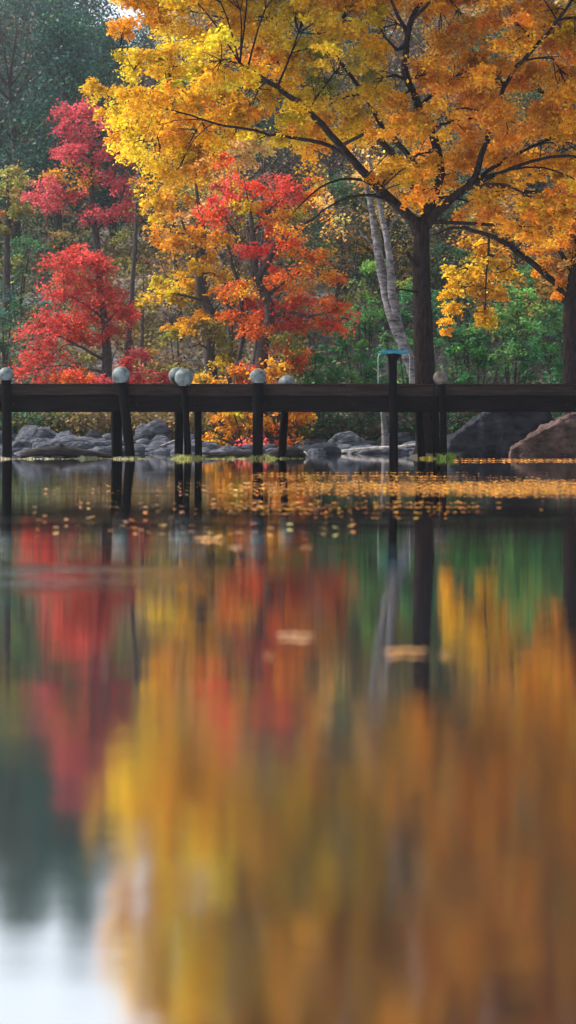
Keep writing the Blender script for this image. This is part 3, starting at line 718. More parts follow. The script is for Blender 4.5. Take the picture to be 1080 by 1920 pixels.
bush('autumn_bush', 'orange and amber bush reaching down to the water under the scarlet tree',
     [(410, 790, 26, 24, (AMB, ORA)), (440, 780, 30, 26, (AMB, GOLD, OLIVE)), (470, 800, 30, 24, (AMB, ORA)), (505, 790, 28, 30, (ORA, AMB)), (440, 815, 30, 18, (RUST, AMB)), (480, 825, 26, 12, (RUST, CRIM)), (400, 820, 18, 14, (AMB, RUST)), (535, 815, 22, 22, (RUST, REDO))], 44.6)
bush('autumn_bush', 'scarlet bush behind the ball-capped posts in the middle',
     [(440, 705, 30, 22, (REDO, RUST)), (475, 695, 26, 20, (REDO, SCAR)), (425, 730, 26, 18, (REDO, AMB)), (465, 735, 30, 20, (REDO, ORA)), (400, 715, 20, 14, (REDO, AMB)), (380, 705, 16, 12, (OLIVE, AMB))], 45.4)
bush('autumn_bush', 'bright orange bush just right of the middle ball-capped post',
     [(510, 690, 18, 18, (ORA, AMB)), (520, 715, 22, 20, (ORA, GOLD)), (500, 740, 22, 20, (ORA, AMB)), (535, 745, 20, 20, (ORA, REDO)), (560, 775, 18, 16, (REDO, ORA)), (555, 800, 18, 16, (REDO, OLIVE)), (530, 780, 20, 20, (REDO, ORA))], 45.0)
bush('red_bush', 'small crimson bush above the boardwalk between the left ball caps',
     [(245, 665, 22, 14, (CRIM, RED)), (240, 690, 28, 18, (CRIM, RED)), (260, 710, 28, 14, (CRIM,)), (225, 715, 24, 14, (CRIM, REDO)), (275, 725, 24, 14, (CRIM,))], 53.0)
bush('red_bush', 'low red-orange bush at the foot of the red tree', 
     [(125, 705, 20, 14, (REDO, RED)), (150, 708, 22, 16, (REDO, SCAR)), (175, 715, 20, 12, (CRIM, REDO)), (140, 725, 30, 12, (CRIM, REDO)), (195, 722, 20, 12, (CRIM,))], 50.5)
bush('red_bush', 'dull red bush left of the paired ball caps', 
     [(300, 715, 24, 14, (CRIM, RED)), (325, 708, 20, 14, (CRIM, AMB)), (345, 720, 22, 12, (OLIVE, AMB)), (310, 730, 26, 12, (CRIM, BRN))], 52.0)
olives = [
    ('olive_bush', 'olive green shrub at the left edge below the pale yellow tree', [(15, 470, 30, 34, (OLIVE, GRN3)), (45, 500, 30, 30, (GRN3, OLIVE)), (10, 530, 34, 30, (TEAL, OLIVE)), (60, 450, 24, 26, (GRN3, GRN))], 66.0),
    ('olive_bush', 'dark green shrub at the left edge above the leftmost ball cap', [(5, 600, 30, 34, (TEAL, GRN3)), (25, 570, 28, 24, (GRN3, TEAL)), (10, 650, 34, 30, (GRN3, BRN)), (25, 690, 30, 26, (OLIVE, BRN)), (-30, 620, 40, 50, (TEAL,))], 58.0),
    ('brown_bush', 'olive brown shrub between the crimson crown and the red tree', [(110, 430, 34, 24, (OLIVE, BRN)), (150, 440, 30, 22, (OLIVE, GRN3)), (225, 450, 32, 26, (OLIVE, GRN3)), (230, 490, 30, 24, (BRN, OLIVE)), (90, 470, 28, 24, (GRN3, OLIVE))], 70.0),
    ('olive_bush', 'olive shrub between the red tree and the thin dark leaning tree', [(240, 620, 24, 30, (OLIVE, TEAL)), (265, 570, 26, 34, (OLIVE, BRN)), (285, 630, 28, 30, (OLIVE, BRN)), (270, 680, 30, 26, (OLIVE, AMB)), (270, 510, 22, 30, (BRN, OLIVE))], 57.5),
    ('brown_bush', 'brown shrub behind the foot of the amber tree', [(340, 670, 34, 26, (BRN, OLIVE)), (320, 640, 28, 24, (OLIVE, BRN)), (370, 700, 34, 24, (OLIVE, AMB)), (330, 590, 28, 30, (BRN, GRY))], 55.0),
    ('brown_bush', 'dull brown shrub behind the foot of the red tree', [(140, 660, 34, 24, (OLIVE, BRN)), (165, 690, 30, 24, (OLIVE, BRN)), (220, 650, 28, 24, (BRN, OLIVE)), (225, 740, 40, 22, (BRN, OLIVE)), (150, 745, 40, 20, (OLIVE, BRN))], 56.0),
    ('brown_bush', 'grey-brown thicket between the scarlet tree and the birch', [(640, 400, 30, 34, (GRY, BRN)), (670, 450, 30, 34, (GRY, BRN)), (640, 500, 30, 34, (BRN, GRY)), (650, 560, 30, 30, (BRN, OLIVE)), (620, 620, 34, 24, (BRN, OLIVE))], 58.0),
]
for nm_, lab, bl, d in olives:
    bush(nm_, lab, bl, d, ls=0.11, cr=0.40, n=80, dens=1.5, cat='shrub')
greens = [
    ('green bush beside the scarlet tree above the boardwalk', [(590, 660, 34, 34, (GRN, GRN2)), (575, 700, 30, 26, (GRN,)), (615, 700, 34, 30, (GRN, GRN2)), (600, 740, 40, 26, (GRN,)), (590, 790, 34, 30, (GRN, GRN3)), (620, 770, 30, 30, (GRN,))], 46.5),
    ('green bush to the left of the birch base', [(650, 650, 36, 36, (GRN, GRN2)), (690, 670, 34, 34, (GRN,)), (660, 700, 36, 30, (GRN, GRN2)), (700, 720, 36, 26, (GRN,)), (660, 780, 36, 30, (GRN2, GRN)), (700, 780, 30, 24, (GRN,))], 47.5),
    ('lime green young tree behind the birch stems', [(700, 510, 26, 28, (LIME, GRN2)), (685, 540, 26, 26, (LIME, GRN2)), (670, 575, 30, 24, (GRN2,)), (700, 600, 34, 26, (GRN2, GRN)), (660, 610, 24, 22, (GRN2,))], 54.0),
    ('green bush directly behind the dark main trunk', [(760, 620, 34, 34, (GRN, GRN2)), (750, 670, 36, 36, (GRN,)), (790, 700, 36, 34, (GRN, GRN2)), (770, 760, 36, 34, (GRN,)), (780, 560, 30, 40, (GRN, OLIVE))], 48.5),
    ('leafy green bush under the hanging golden bough', [(850, 640, 34, 34, (GRN, GRN2)), (880, 680, 36, 34, (GRN2, GRN)), (850, 710, 36, 30, (GRN,)), (880, 620, 34, 30, (GRN, LIME)), (860, 770, 40, 30, (GRN2,)), (900, 760, 34, 30, (GRN, GRN2))], 46.8),
    ('tall lime-flecked bush right of the hanging golden bough', [(970, 560, 34, 34, (LIME, GRN2)), (940, 600, 36, 34, (GRN2, LIME)), (980, 620, 36, 34, (GRN, GRN2)), (950, 660, 38, 34, (GRN2, GRN)), (990, 690, 38, 34, (GRN,)), (940, 710, 38, 30, (GRN, GRN2)), (970, 760, 40, 30, (GRN,))], 47.2),
    ('deep green bush at the right edge behind the arching limb', [(1020, 570, 34, 34, (GRN, LIME)), (1050, 610, 34, 36, (GRN, GRN2)), (1020, 650, 36, 34, (GRN2, GRN)), (1050, 690, 36, 34, (GRN,)), (1100, 640, 50, 60, (GRN,)), (1030, 740, 36, 30, (GRN,)), (1100, 730, 50, 50, (GRN3,))], 49.0),
    ('dark green thicket above the dark wedge boulder', [(930, 520, 30, 30, (GRN, GRN3)), (900, 570, 30, 30, (GRN3, GRN)), (830, 560, 26, 36, (GRN3, GRN)), (840, 480, 26, 34, (GRN3, OLIVE)), (990, 520, 34, 30, (GRN, OLIVE)), (870, 650, 44, 50, (GRN3,))], 53.5),
]
for lab, bl, d in greens:
    bush('green_bush', lab, bl, d, ls=0.095, cr=0.33, n=125, dens=1.9)

# ------------------------------------------------------------------ far forest
def local_tree(kind, seed):
    """leaf and wood meshes around the origin, about 10 m high"""
    r = np.random.default_rng(seed)
    tw = Tubes(); C = []; K = []; S = []
    h = r.uniform(8.5, 11.5)
    tp, tr = smooth_path([(0, 0, -0.6), (r.uniform(-.3, .3), r.uniform(-.2, .2), h * .35), (r.uniform(-.5, .5), 0, h * .7), (r.uniform(-.5, .5), 0, h * .96)], [.22, .17, .10, .03], .5)
    tw.add(tp, tr, 7)
    pal = {'evergreen': (TEAL, GRN3, TEAL), 'green': (GRN3, (.03,.085,.04), TEAL, (.07,.09,.03)), 'russet': (BRN, RUST, OLIVE), 'bare': (GRY, GRY, BRN), 'golden': (AMB, PALE, OLIVE)}[kind]
    nb = 34 if kind != 'bare' else 30
    for i in range(nb):
        t = r.uniform(0.22, 1.0) if kind != 'evergreen' else (i + .5) / nb * .82 + .18
        if kind == 'evergreen': R = 2.3 * (1.06 - t) + .25
        else: R = 2.6 * math.sin(min(1, (t - .12) * 1.05) * math.pi) ** .6 + .2
        a_ = r.uniform(0, 6.283); rr = R * math.sqrt(r.uniform(.2, 1))
        c = np.array([math.cos(a_) * rr, math.sin(a_) * rr, h * t])
        j = int(np.clip((t - .12) * len(tp), 0, len(tp) - 1)); s0 = tp[j]
        tw.add(np.array([s0, (s0 + c) / 2 + [0, 0, .15], c]), [.05, .035, .012], 4, cap=False)
        if kind == 'bare':
            for _ in range(7):
                e = c + r.normal(0, .7, 3) * [1, 1, 1] + [0, 0, .5]
                tw.add(np.array([(s0 + c) / 2 if _ % 2 else c, (c + e) / 2, e]), [.022, .016, .006], 3, cap=False)
            n = 35
        else: n = 190
        p = c + r.normal(0, 1, (n, 3)) * np.array([.62, .62, .38])
        C.append(p); kc = np.array(pal[r.integers(0, len(pal))]) * math.exp(r.normal(0, .22))
        K.append(jitter_col(kc, n, .22, .1)); S.append(np.full(n, .17 if kind != 'bare' else .12) * r.uniform(.6, 1.3, n))
    V, Q, KC = leaves(np.concatenate(C), np.concatenate(S), np.concatenate(K))
    cm = mesh_np('crown', V, [Q], KC); cm.materials.append(M_leaf_far)
    wm = tw.mesh('trunk'); wm.materials.append(M_bark2)
    return wm, cm

kinds = {k: [local_tree(k, s) for s in (1, 2, 3)] for k in ('evergreen', 'green', 'russet', 'bare', 'golden')}
zone_txt = {'left': 'on the slope left of the golden crown', 'middle': 'on the slope behind the amber and scarlet trees', 'right': 'on the slope behind the main trunk'}
kind_txt = {'evergreen': 'hazy dark blue-green evergreen', 'green': 'hazy rounded green tree', 'russet': 'hazy russet brown tree', 'bare': 'hazy bare grey tree', 'golden': 'hazy pale amber tree'}
def far_tree(px, d, kind, sc, zone):
    x = (px - 540) / F * d; z = float(H(x, d))
    wm, cm = kinds[kind][rng.integers(0, 3)]
    nm = {'evergreen': 'evergreen_tree', 'green': 'green_tree', 'russet': 'russet_tree', 'bare': 'bare_tree', 'golden': 'amber_tree'}[kind]
    root = empty(nm, (x, d, z)); root.rotation_euler.z = rng.uniform(0, 6.28); root.scale = (sc, sc, sc * rng.uniform(.9, 1.1))
    tag(root, kind_txt[kind] + ' ' + zone_txt[zone], 'tree', kind_txt[kind].replace('hazy ', '') + 's ' + zone_txt[zone])
    link(bpy.data.objects.new('trunk', wm), root); link(bpy.data.objects.new('crown', cm), root)

mixes = {'left': ['evergreen'] * 8 + ['green'] * 4 + ['russet'] * 1 + ['bare'] * 2, 'middle': ['russet'] * 5 + ['bare'] * 5 + ['green'] * 3 + ['golden'] * 3,
         'right': ['bare'] * 6 + ['russet'] * 4 + ['green'] * 4 + ['golden'] * 2}
for (d, step) in ((58, 120), (66, 105), (76, 90), (88, 80), (102, 72), (118, 66), (128, 60)):
    px = -420 + rng.uniform(0, step)
    while px < 1450:
        zone = 'left' if px < 290 else ('middle' if px < 620 else 'right')
        k = mixes[zone][rng.integers(0, len(mixes[zone]))]
        dd = d + rng.uniform(-3, 3)
        sc = rng.uniform(.8, 1.15)
        # keep the near rows low and leave the notch of sky at the top left
        if d < 62: sc *= .72
        elif d < 70: sc *= .85
        if 190 < px < 255 and d > 95: sc *= .8
        if d > 110 and px < 190: sc = rng.uniform(1.15, 1.5)
        if not (d < 70 and px < 340): far_tree(px, dd, k, sc, zone)
        px += step * rng.uniform(.75, 1.3)

# undergrowth on the slope
def undergrowth():
    n = 9500
    y = 46.5 + (rng.uniform(0, 1, n) ** 1.8) * 80; x = rng.uniform(-.27, .27, n) * y * 1.25
    z = H(x, y)
    pxv = 540 + x / y * F
    C = []; K = []; S = []
    L_ = np.array([TEAL, GRN3, OLIVE, BRN]); Mi = np.array([BRN, OLIVE, (0.2, 0.13, 0.05), (.16, .13, .06)]); R_ = np.array([GRN, GRN3, BRN, GRY])
    for i in range(n):
        pal = L_ if pxv[i] < 110 else (Mi if pxv[i] < 580 else R_)
        c = pal[rng.integers(0, 4)] * math.exp(rng.normal(0, .2))
        s = (.5 + (y[i] - 46) * .012) * rng.uniform(.6, 1.5); m = 34
        p = np.array([x[i], y[i], z[i] + s * .7]) + rng.normal(0, 1, (m, 3)) * np.array([s * .55, s * .5, s * .45])
        C.append(p); K.append(jitter_col(c, m, .2, .1)); S.append(np.full(m, .08 + y[i] * .0011) * rng.uniform(.6, 1.4, m))
    V, Q, KC = leaves(np.concatenate(C), np.concatenate(S), np.concatenate(K))
    return mesh_np('undergrowth', V, [Q], KC)
tag(obj('undergrowth', undergrowth(), M_leaf_far), 'brown and olive undergrowth covering the wooded slope', 'undergrowth', kind='stuff')

# ------------------------------------------------------------------ boardwalk
DW = 30.0
bw = empty('boardwalk', (0, DW, 0)); tag(bw, 'dark weathered wooden boardwalk on posts crossing the whole lake view', 'boardwalk')
BO = np.array([0, DW, 0.0])
def px2x(px, d=DW): return (px - 540) / F * d
def pz(py, d=DW): return CAMH + (HZ - py) / F * d

def box_bm(bm, x0, x1, y0, y1, z0, z1, jit=0.0, cutsx=0):
    n = cutsx + 2
    rows = []
    for i in range(n):
        x = x0 + (x1 - x0) * i / (n - 1)
        j = [random.uniform(-jit, jit) for _ in range(4)]
        rows.append([bm.verts.new((x, y0, z0 + j[0])), bm.verts.new((x, y1, z0 + j[1])), bm.verts.new((x, y1, z1 + j[2])), bm.verts.new((x, y0, z1 + j[3]))])
    for i in range(n - 1):
        for k in range(4):
            bm.faces.new((rows[i][k], rows[i][(k + 1) % 4], rows[i + 1][(k + 1) % 4], rows[i + 1][k]))
    bm.faces.new(rows[0][::-1]); bm.faces.new(rows[-1])
def bm_obj(name, bm, mat, parent=None, bev=0.0):
    bmesh.ops.recalc_face_normals(bm, faces=bm.faces[:])
    if bev: bmesh.ops.bevel(bm, geom=bm.edges[:], offset=bev, segments=1, affect='EDGES', clamp_overlap=True)
    me = bpy.data.meshes.new(name); bm.to_mesh(me); bm.free()
    return obj(name, me, mat, parent, BO if parent is bw else None)

bays = [-620, -420, -200, 12, 243, 352, 484, 650, 820, 1075, 1290, 1500, 1700]
for i in range(len(bays) - 1):
    x0, x1 = px2x(bays[i]), px2x(bays[i + 1])
    dz = random.uniform(-.016, .010)
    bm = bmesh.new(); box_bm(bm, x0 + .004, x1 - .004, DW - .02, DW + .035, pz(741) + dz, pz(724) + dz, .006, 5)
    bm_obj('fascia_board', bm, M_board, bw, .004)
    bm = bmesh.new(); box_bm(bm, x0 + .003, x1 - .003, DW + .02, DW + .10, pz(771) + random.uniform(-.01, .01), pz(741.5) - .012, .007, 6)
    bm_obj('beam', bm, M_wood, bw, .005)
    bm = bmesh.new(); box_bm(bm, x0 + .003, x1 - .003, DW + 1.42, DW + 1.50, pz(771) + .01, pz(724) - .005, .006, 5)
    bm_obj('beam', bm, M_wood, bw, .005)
bolt_me = None
for i in range(1, len(bays)):
    for (ox, py) in ((-.13, 732), (.13, 732), (-.13, 757), (.13, 757)):
        if bolt_me is None:
            bmb = bmesh.new(); bmesh.ops.create_cone(bmb, cap_ends=True, segments=8, radius1=.016, radius2=.013, depth=.03, matrix=Matrix.Rotation(math.radians(90), 4, 'X'))
            bolt_me = bpy.data.meshes.new('bolt'); bmb.to_mesh(bolt_me); bmb.free(); bolt_me.materials.append(M_iron)
        o = link(bpy.data.objects.new('bolt', bolt_me), bw)
        o.location = (px2x(bays[i]) + ox, (-.03 if py < 741 else .01), pz(py) + random.uniform(-.01, .01))
# deck planks (one part; planks are its surface pattern)
bm = bmesh.new(); x = px2x(-620)
while x < px2x(1700):
    w = random.uniform(.13, .15)
    o_ = random.uniform(0, .018); zz = random.uniform(0, .004)
    box_bm(bm, x, x + w, DW - .035 - o_, DW + 1.53 + random.uniform(0, .02), pz(724) + .012 + zz, pz(721.5) + .018 + zz)
    x += w + .008
bm_obj('deck', bm, M_board, bw)

def post(px_top, px_bot, top_py, rad, d, ball=None, ballmat=None, label=None, lean=0):
    dt, db = d, d + lean
    zt = pz(top_py, d)
    p0 = np.array([px2x(px_bot, d), d, -1.4]); p1 = np.array([px2x(px_bot, d), d, 0.0]); p2 = np.array([px2x(px_top, d), d, zt])
    p0[0] -= (p2[0] - p1[0]) * .9
    m = (p1 * .5 + p2 * .5) + np.array([random.uniform(-.008, .008), 0, 0])
    q, r = smooth_path([p0, p1, m, p2], [rad * 1.05, rad * 1.04, rad, rad * .96], .1, .003)
    o = obj('post', Tubes().add(q, r, 12, 0.045).mesh('post'), M_post, bw, BO)
    if ball:
        bx, by, br = ball
        c = np.array([px2x(bx, d), d, pz(by, d)]); R = br / F * d
        bm = bmesh.new(); bmesh.ops.create_icosphere(bm, subdivisions=4, radius=R)
        for v in bm.verts:
            v.co.z *= .97 if v.co.z > 0 else 1.0
            v.co *= 1 + .018 * noise.fractal(v.co * 5 + Vector((bx, 0, 0)), 1, 2, 4)
        me = bpy.data.meshes.new('ball_cap'); bm.to_mesh(me); bm.free()
        me.polygons.foreach_set('use_smooth', np.ones(len(me.polygons), bool))
        me.transform(Matrix.Translation([float(v) for v in c - BO]))
        me.materials.append(ballmat or M_ball)
        b = link(bpy.data.objects.new('ball_cap', me), o)
        # iron strap round the neck of the cap
        tb = Tubes(); ringp = np.array([[0, 0, 0], [0, 0, .03]]) + np.array([px2x(px_top, d), d, c[2] - R * .93 - .02])
        tb.add(ringp, [rad * 1.1, rad * 1.1], 14)
        obj('collar', tb.mesh('collar'), M_post, o, BO)
    return o
FR, BK = DW - .115, DW + 1.36
post(12, 13, 712, .092, FR, (12, 702, 14))
post(228, 245, 712, .088, FR, (227, 703.5, 17))
post(345, 353, 716, .066, FR, (345, 708, 17.5))
post(335, 335, 714, .078, BK, (332, 704, 16))
post(484, 483, 712, .096, FR, (484, 706, 15.5))
post(538, 528, 726, .074, BK, (538, 719, 16))
post(829, 832, 716, .062, FR, (826, 708, 14), M_ball2)
post(817, 818, 745, .070, DW + .17)
post(219, 219, 735, .105, BK)
post(372, 372, 735, .072, BK)
post(783, 791, 735, .078, DW + .6)
post(13, 13, 735, .08, BK)
for px in (-200, -420, 1290, 1500):
    post(px, px + 3, 712, .09, FR, (px, 703, 16)); post(px + 18, px + 16, 735, .09, BK)
# narrow upright cleats on the fascia at two posts
for pxx, y0, y1 in ((352, 712, 742), (812, 722, 768)):
    bm = bmesh.new(); box_bm(bm, px2x(pxx) - .012, px2x(pxx) + .012, FR - .10, FR - .075, pz(y1), pz(y0), .002, 2)
    bm_obj('cleat', bm, M_wood, bw, .003)

# teal-topped stand rising through the deck
DS = DW - .13
st = empty('stand', (px2x(737, DS), DS, 0)); tag(st, 'slim dark stand with flat teal top rising above the boardwalk near the birch', 'stand')
SO = np.array([px2x(737, DS), DS, 0.0])
q, r = smooth_path([(px2x(738, DS), DS, -1.3), (px2x(738, DS), DS, 0), (px2x(738, DS), DS, pz(770, DS)), (px2x(736, DS), DS, pz(700, DS)), (px2x(736, DS), DS, pz(668, DS))], [.088, .084, .08, .078, .082], .1, .002)
obj('post', Tubes().add(q, r, 12, .04).mesh('post'), M_post, st, SO)
bm = bmesh.new()
x0, x1, z0, z1 = px2x(712, DS), px2x(765, DS), pz(666, DS), pz(657, DS)
box_bm(bm, x0, x1, DS - .17, DS + .17, z0 + .02, z1, 0, 3)
for v in bm.verts:
    if v.co.z < (z0 + z1) / 2 and abs(v.co.x - (x0 + x1) / 2) > .2: v.co.z += .02
bm2 = bm; bmesh.ops.recalc_face_normals(bm, faces=bm.faces[:])
bmesh.ops.bevel(bm, geom=bm.edges[:], offset=.014, segments=2, affect='EDGES', clamp_overlap=True)
me = bpy.data.meshes.new('tabletop'); bm.to_mesh(me); bm.free(); obj('tabletop', me, M_teal, st, SO)
q, r = smooth_path([(px2x(736, DS), DS, z0 - .08), (px2x(737, DS), DS, z0 - .03), (px2x(738, DS), DS, z0 + .022)], [.085, .11, .17], .02)
obj('bracket', Tubes().add(q, r, 12).mesh('bracket'), M_post, st, SO)
for pxx in (709, 768):
    q, r = smooth_path([(px2x(pxx + (5 if pxx < 730 else -5), DS), DS - .05, z0 + .03), (px2x(pxx, DS), DS - .03, z0 - .02), (px2x(pxx, DS), DS, pz(690, DS)), (px2x(pxx, DS), DS, pz(719, DS))], [.006] * 4, .08)
    obj('cord', Tubes().add(q, r, 6).mesh('cord'), M_cord, st, SO)

# ------------------------------------------------------------------ islet, weeds, floating leaves
c = P(812, 862, 31.2); c[2] = 0
me = rock_mesh('islet', ellipsoid_pts(np.array([c[0], 31.9, -0.14]), (.55, .9, .24), 50, seed=5), 3, .03, 2, 9)
tag(obj('islet', me, M_ground), kind='structure')

def blades(name, regions, label, cat, matl):
    Vs = []; Ks = []
    for (px0, px1, d0, d1, n, h, cols, z0) in regions:
        d = rng.uniform(d0, d1, n); px = rng.uniform(px0, px1, n)
        keep = np.array([noise.noise(Vector((p * .019, dd * 2.1, 3))) + .4 * noise.noise(Vector((p * .13, dd * 3.1, 3))) > -.02 for p, dd in zip(px, d)])
        d, px = d[keep], px[keep]; n = len(d)
        x = (px - 540) / F * d
        b = np.stack([x, d, np.full(n, z0)], 1)
        hh = h * rng.uniform(.2, 1.0, n) * np.clip([.65 + 1.5 * (noise.noise(Vector((p * .023, 1.3, 9))) + .6 * noise.noise(Vector((p * .11, 4.3, 9)))) for p in px], .12, 2) * (1 - ((px - (px0 + px1) / 2) / (px1 - px0) * 2) ** 6 * .7); a_ = rng.uniform(0, 6.28, n); w = .007
        u = np.stack([np.cos(a_), np.sin(a_), np.zeros(n)], 1) * w
        lean = rng.normal(0, .5, (n, 3)); lean[:, 2] = 0
        mid = b + np.array([0, 0, 1]) * hh[:, None] * .55 + lean * hh[:, None] * .4
        tip = b + np.array([0, 0, 1]) * hh[:, None] * .8 + lean * hh[:, None] * 1.4
        Vs.append(np.stack([b - u, b + u, mid + u * .9, mid - u * .9, tip + u * .3, tip - u * .3], 1).reshape(-1, 3))
        cc = np.array(cols)[rng.integers(0, len(cols), n)]
        Ks.append(np.repeat(jitter_col(cc, n, .25, .1), 6, axis=0))
    V = np.concatenate(Vs); K = np.concatenate(Ks); n = len(V) // 6
    b = np.arange(n)[:, None] * 6
    Q = np.concatenate([b + [0, 1, 2, 3], b + [3, 2, 4, 5]])
    return tag(obj(name, mesh_np(name, V, [Q], K), matl), label, cat, kind='stuff')
WG = (0.13, 0.15, 0.06); WY = (0.32, 0.29, 0.17); WW = (0.55, 0.52, 0.42)
blades('water_weed', [(-300, 250, 29.3, 30.6, 6000, .06, (WG, WY, WW, WY), 0), (180, 300, 29.3, 30.4, 1200, .06, (WG, WY), 0)], 'pale weed fringe along the water at the left posts', 'water weed', M_leaf)
blades('water_weed', [(320, 520, 29.4, 31.0, 5000, .085, ((.22, .24, .06), (.38, .36, .10), WY), 0), (500, 575, 29.6, 30.4, 700, .05, (WG, WY), 0)], 'yellow-green weed fringe along the water at the middle posts', 'water weed', M_leaf)
blades('grass_tuft', [(786, 818, 29.6, 30.6, 1400, .14, ((.42, .36, .05), (.5, .33, .04), WG), 0), (812, 856, 29.5, 30.6, 1700, .12, ((.14, .22, .05), (.22, .28, .06)), 0)], 'green and yellow grass tuft round the posts in front of the main tree', 'grass', M_leaf)

def float_leaves(n, f_d, f_px, size, cols, name, label, thr=0.0, curl=.5):
    d = f_d(n); px = f_px(n, d)
    x = (px - 540) / F * d
    keep = np.array([noise.noise(Vector((a_ * .3, b_ * .75, 7.7))) + .5 * noise.noise(Vector((a_ * 1.1, b_ * 4, 1.1))) > thr + t for a_, b_, t in zip(x, d, rng.normal(0, .15, n))])
    x, d = x[keep], d[keep]; n = len(x)
    s = size * rng.uniform(.5, 1.3, n)
    a_ = rng.uniform(0, 6.28, n); A = np.stack([np.cos(a_), np.sin(a_), rng.normal(0, .10, n)], 1); Bv = np.stack([-np.sin(a_), np.cos(a_), rng.normal(0, .10, n)], 1)
    C = np.stack([x, d, .008 + s * .10], 1); s = s[:, None]
    up = np.array([0, 0, 1.0]) * s * curl * rng.uniform(0, .6, (n, 1))
    V = np.stack([C - A * s * .55 + up * .3, C + Bv * s * .4 + up * .5, C + A * s * .6 + up, C - Bv * s * .4 + up * .5], 1).reshape(-1, 3)
    V[:, 2] = np.maximum(V[:, 2], .004)
    cc = np.array(cols)[rng.integers(0, len(cols), n)]
    K = np.repeat(jitter_col(cc, n, .3, .15), 4, axis=0)
    return tag(obj(name, mesh_np(name, V, [np.arange(4 * n).reshape(-1, 4)], K), M_leaf), label, 'leaves', kind='stuff')
float_leaves(34000, lambda n: 7.3 + rng.uniform(0, 1, n) ** .9 * 9.5, lambda n, d: 420 + (d - 16) * 6 + rng.uniform(0, 1, n) ** .55 * 1050, .026, ((.36,.17,.03), (.28,.12,.03), (.2,.09,.03), (.45,.2,.03)), 'floating_leaves', 'golden raft of fallen leaves floating on the water at right', thr=.16, curl=.3)
float_leaves(1700, lambda n: rng.uniform(25.5, 28.5, n), lambda n, d: rng.uniform(850, 1300, n), .045, ((.3,.13,.04), RUST, (.4,.2,.08)), 'floating_leaves', 'thin orange line of leaves by the right boulders', thr=-.1, curl=.3)
float_leaves(700, lambda n: 4.6 + rng.uniform(0, 1, n) * 9, lambda n, d: rng.uniform(60, 700, n), .030, ((.4,.25,.12), (.3,.15,.08), (.3,.12,.04)), 'floating_leaves', 'scattered pale leaves drifting across the middle water', thr=.30)

def leaf_thing(px, py, w, label, col, n=4, seed=0):
    """a few curled leaves stuck together, floating"""
    d = CAMH * F / (py - HZ); cpt = P(px, py, d); cpt[2] = 0
    W = w / F * d
    bm = bmesh.new()
    r = random.Random(seed)
    for k in range(n):
        ang = r.uniform(-.6, .6) + (math.pi if k % 2 else 0); s = W * r.uniform(.4, .6) * (1 if n > 1 else 1.6)
        cx = (k - (n - 1) / 2) / max(n, 1) * W * .75; cy = r.uniform(-.2, .2) * W
        outline = [(-.5, 0), (-.32, .2), (-.1, .16), (0, .34), (.16, .17), (.36, .2), (.58, 0), (.36, -.2), (.16, -.17), (0, -.34), (-.1, -.16), (-.32, -.2)]
        cen = bm.verts.new((cx, cy, .004)); vs = []
        for (a_, b_) in outline:
            X = a_ * math.cos(ang) - b_ * math.sin(ang); Y_ = a_ * math.sin(ang) + b_ * math.cos(ang)
            z = .003 + s * (.22 * a_ * a_ * (.5 + (k % 3)) + .3 * b_ * b_ + r.uniform(0, .06))
            vs.append(bm.verts.new((cx + X * s, cy + Y_ * s, z)))
        for i in range(len(vs)): bm.faces.new((cen, vs[i], vs[(i + 1) % len(vs)]))
    me = bpy.data.meshes.new('fallen_leaf'); bm.to_mesh(me); bm.free()
    a = me.color_attributes.new('Col', 'FLOAT_COLOR', 'POINT')
    a.data.foreach_set('color', np.concatenate([np.array([*(np.array(col) * r.uniform(.8, 1.2)), 1]) for _ in me.vertices]).astype(np.float32))
    me.materials.append(M_leaf)
    o = link(bpy.data.objects.new('fallen_leaf', me)); o.location = [float(v) for v in cpt]
    tag(o, label, 'leaf', 'fallen leaves floating close to the camera'); return o
TAN = (0.62, 0.42, 0.26); TAN2 = (0.6, 0.34, 0.15)
leaf_thing(553, 1195, 64, 'pale tan leaf clump floating alone in the middle of the orange reflection', TAN, 4, 1)
leaf_thing(760, 1225, 72, 'string of tan leaves floating across the main trunk reflection', TAN2, 5, 2)
leaf_thing(833, 1228, 26, 'single curled leaf at the right end of the tan leaf string', TAN2, 1, 3)
leaf_thing(440, 1027, 34, 'small pale leaf floating left of the middle post reflection', TAN, 2, 4)
leaf_thing(395, 1012, 60, 'long thin tan leaf cluster just above the small pale leaf', TAN2, 4, 5)
leaf_thing(575, 1027, 30, 'small amber leaf floating right of the middle post reflections', TAN2, 2, 6)
leaf_thing(503, 1230, 26, 'dim amber leaf below and left of the pale tan clump', TAN2, 1, 7)

# ------------------------------------------------------------------ haze
hm, nt, N, L = newmat('haze')
out = N.new('ShaderNodeOutputMaterial'); pv = N.new('ShaderNodeVolumePrincipled')
pv.inputs['Color'].default_value = (0.84, 0.89, 1.0, 1); pv.inputs['Density'].default_value = 0.0004; pv.inputs['Anisotropy'].default_value = 0.3
L.new(pv.outputs[0], out.inputs['Volume'])
bm = bmesh.new(); box_bm(bm, -410, 410, -70, 610, -4.5, 62)
bmesh.ops.recalc_face_normals(bm, faces=bm.faces[:])
me = bpy.data.meshes.new('haze'); bm.to_mesh(me); bm.free()
hz = obj('haze', me, hm); tag(hz, 'pale morning haze filling the air over the lake', 'haze', kind='stuff')

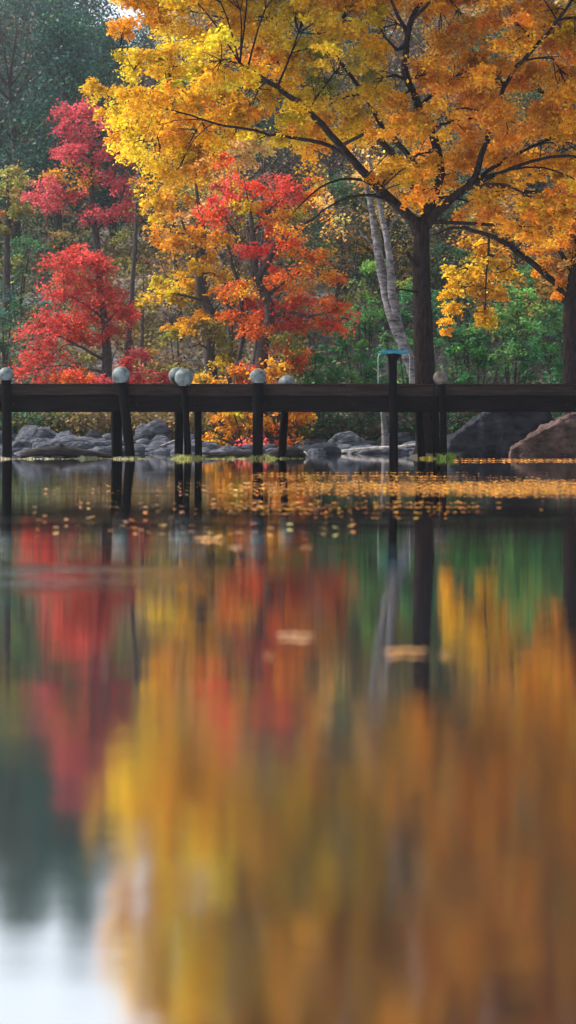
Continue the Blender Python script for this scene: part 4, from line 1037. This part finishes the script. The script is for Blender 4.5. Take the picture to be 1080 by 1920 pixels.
# ------------------------------------------------------------------ world, sun, camera
SUN_EL, SUN_AZ = math.radians(46), math.radians(-78)     # azimuth from +Y (view direction), negative = left
w = bpy.data.worlds.new("World"); SC.world = w; w.use_nodes = True
nt = w.node_tree; N = nt.nodes; L = nt.links; N.clear()
wo = N.new('ShaderNodeOutputWorld'); bg = N.new('ShaderNodeBackground'); sky = N.new('ShaderNodeTexSky')
sky.sky_type = 'NISHITA'; sky.sun_disc = False; sky.sun_elevation = SUN_EL; sky.sun_rotation = SUN_AZ
sky.air_density = 1.0; sky.dust_density = 4.0; sky.ozone_density = 1.0
hs = N.new('ShaderNodeHueSaturation'); hs.inputs['Saturation'].default_value = 0.45; hs.inputs['Value'].default_value = 1.0
L.new(sky.outputs[0], hs.inputs['Color'])
tc = N.new('ShaderNodeTexCoord'); mp = N.new('ShaderNodeMapping'); mp.inputs['Scale'].default_value = (1, 1, 3); L.new(tc.outputs['Generated'], mp.inputs[0])
cn = N.new('ShaderNodeTexNoise'); cn.inputs['Scale'].default_value = 2.2; cn.inputs['Detail'].default_value = 6; L.new(mp.outputs[0], cn.inputs['Vector'])
cr = N.new('ShaderNodeMapRange'); L.new(cn.outputs[0], cr.inputs['Value'])
for k_, v_ in zip(('From Min', 'From Max', 'To Min', 'To Max'), (0.35, 0.6, 0.55, 1.0)): cr.inputs[k_].default_value = v_
cm_ = N.new('ShaderNodeMixRGB'); L.new(cr.outputs[0], cm_.inputs[0]); L.new(hs.outputs[0], cm_.inputs[1]); cm_.inputs[2].default_value = (4.4, 4.85, 5.4, 1)
L.new(cm_.outputs[0], bg.inputs['Color']); bg.inputs['Strength'].default_value = 0.12
L.new(bg.outputs[0], wo.inputs[0])
ld = bpy.data.lights.new('sun', 'SUN'); ld.energy = 4.6; ld.angle = math.radians(6); ld.color = (1.0, 0.93, 0.82)
lo = bpy.data.objects.new('sun', ld); link(lo)
dirv = Vector((math.sin(SUN_AZ) * math.cos(SUN_EL), math.cos(SUN_AZ) * math.cos(SUN_EL), math.sin(SUN_EL)))
lo.rotation_euler = dirv.to_track_quat('Z', 'Y').to_euler()
lo.location = (0, 0, 70)

cd = bpy.data.cameras.new('camera'); co = bpy.data.objects.new('camera', cd); link(co)
co.location = (0, 0, CAMH); co.rotation_euler = (math.radians(90), 0, 0)
cd.sensor_fit = 'VERTICAL'; cd.sensor_height = 36.0; cd.sensor_width = 36.0; cd.lens = F / 1920 * 36.0
cd.shift_y = -(960 - HZ) / 1920.0
cd.clip_start = 0.05; cd.clip_end = 2000
cd.dof.use_dof = True; cd.dof.focus_distance = 31.0; cd.dof.aperture_fstop = 2.8
SC.camera = co
SC.view_settings.view_transform = 'Standard'; SC.view_settings.look = 'None'
SC.view_settings.exposure = 1.12; SC.view_settings.gamma = 1.0
SC.cycles.use_denoising = True
SC.cycles.max_bounces = 6; SC.cycles.volume_bounces = 0
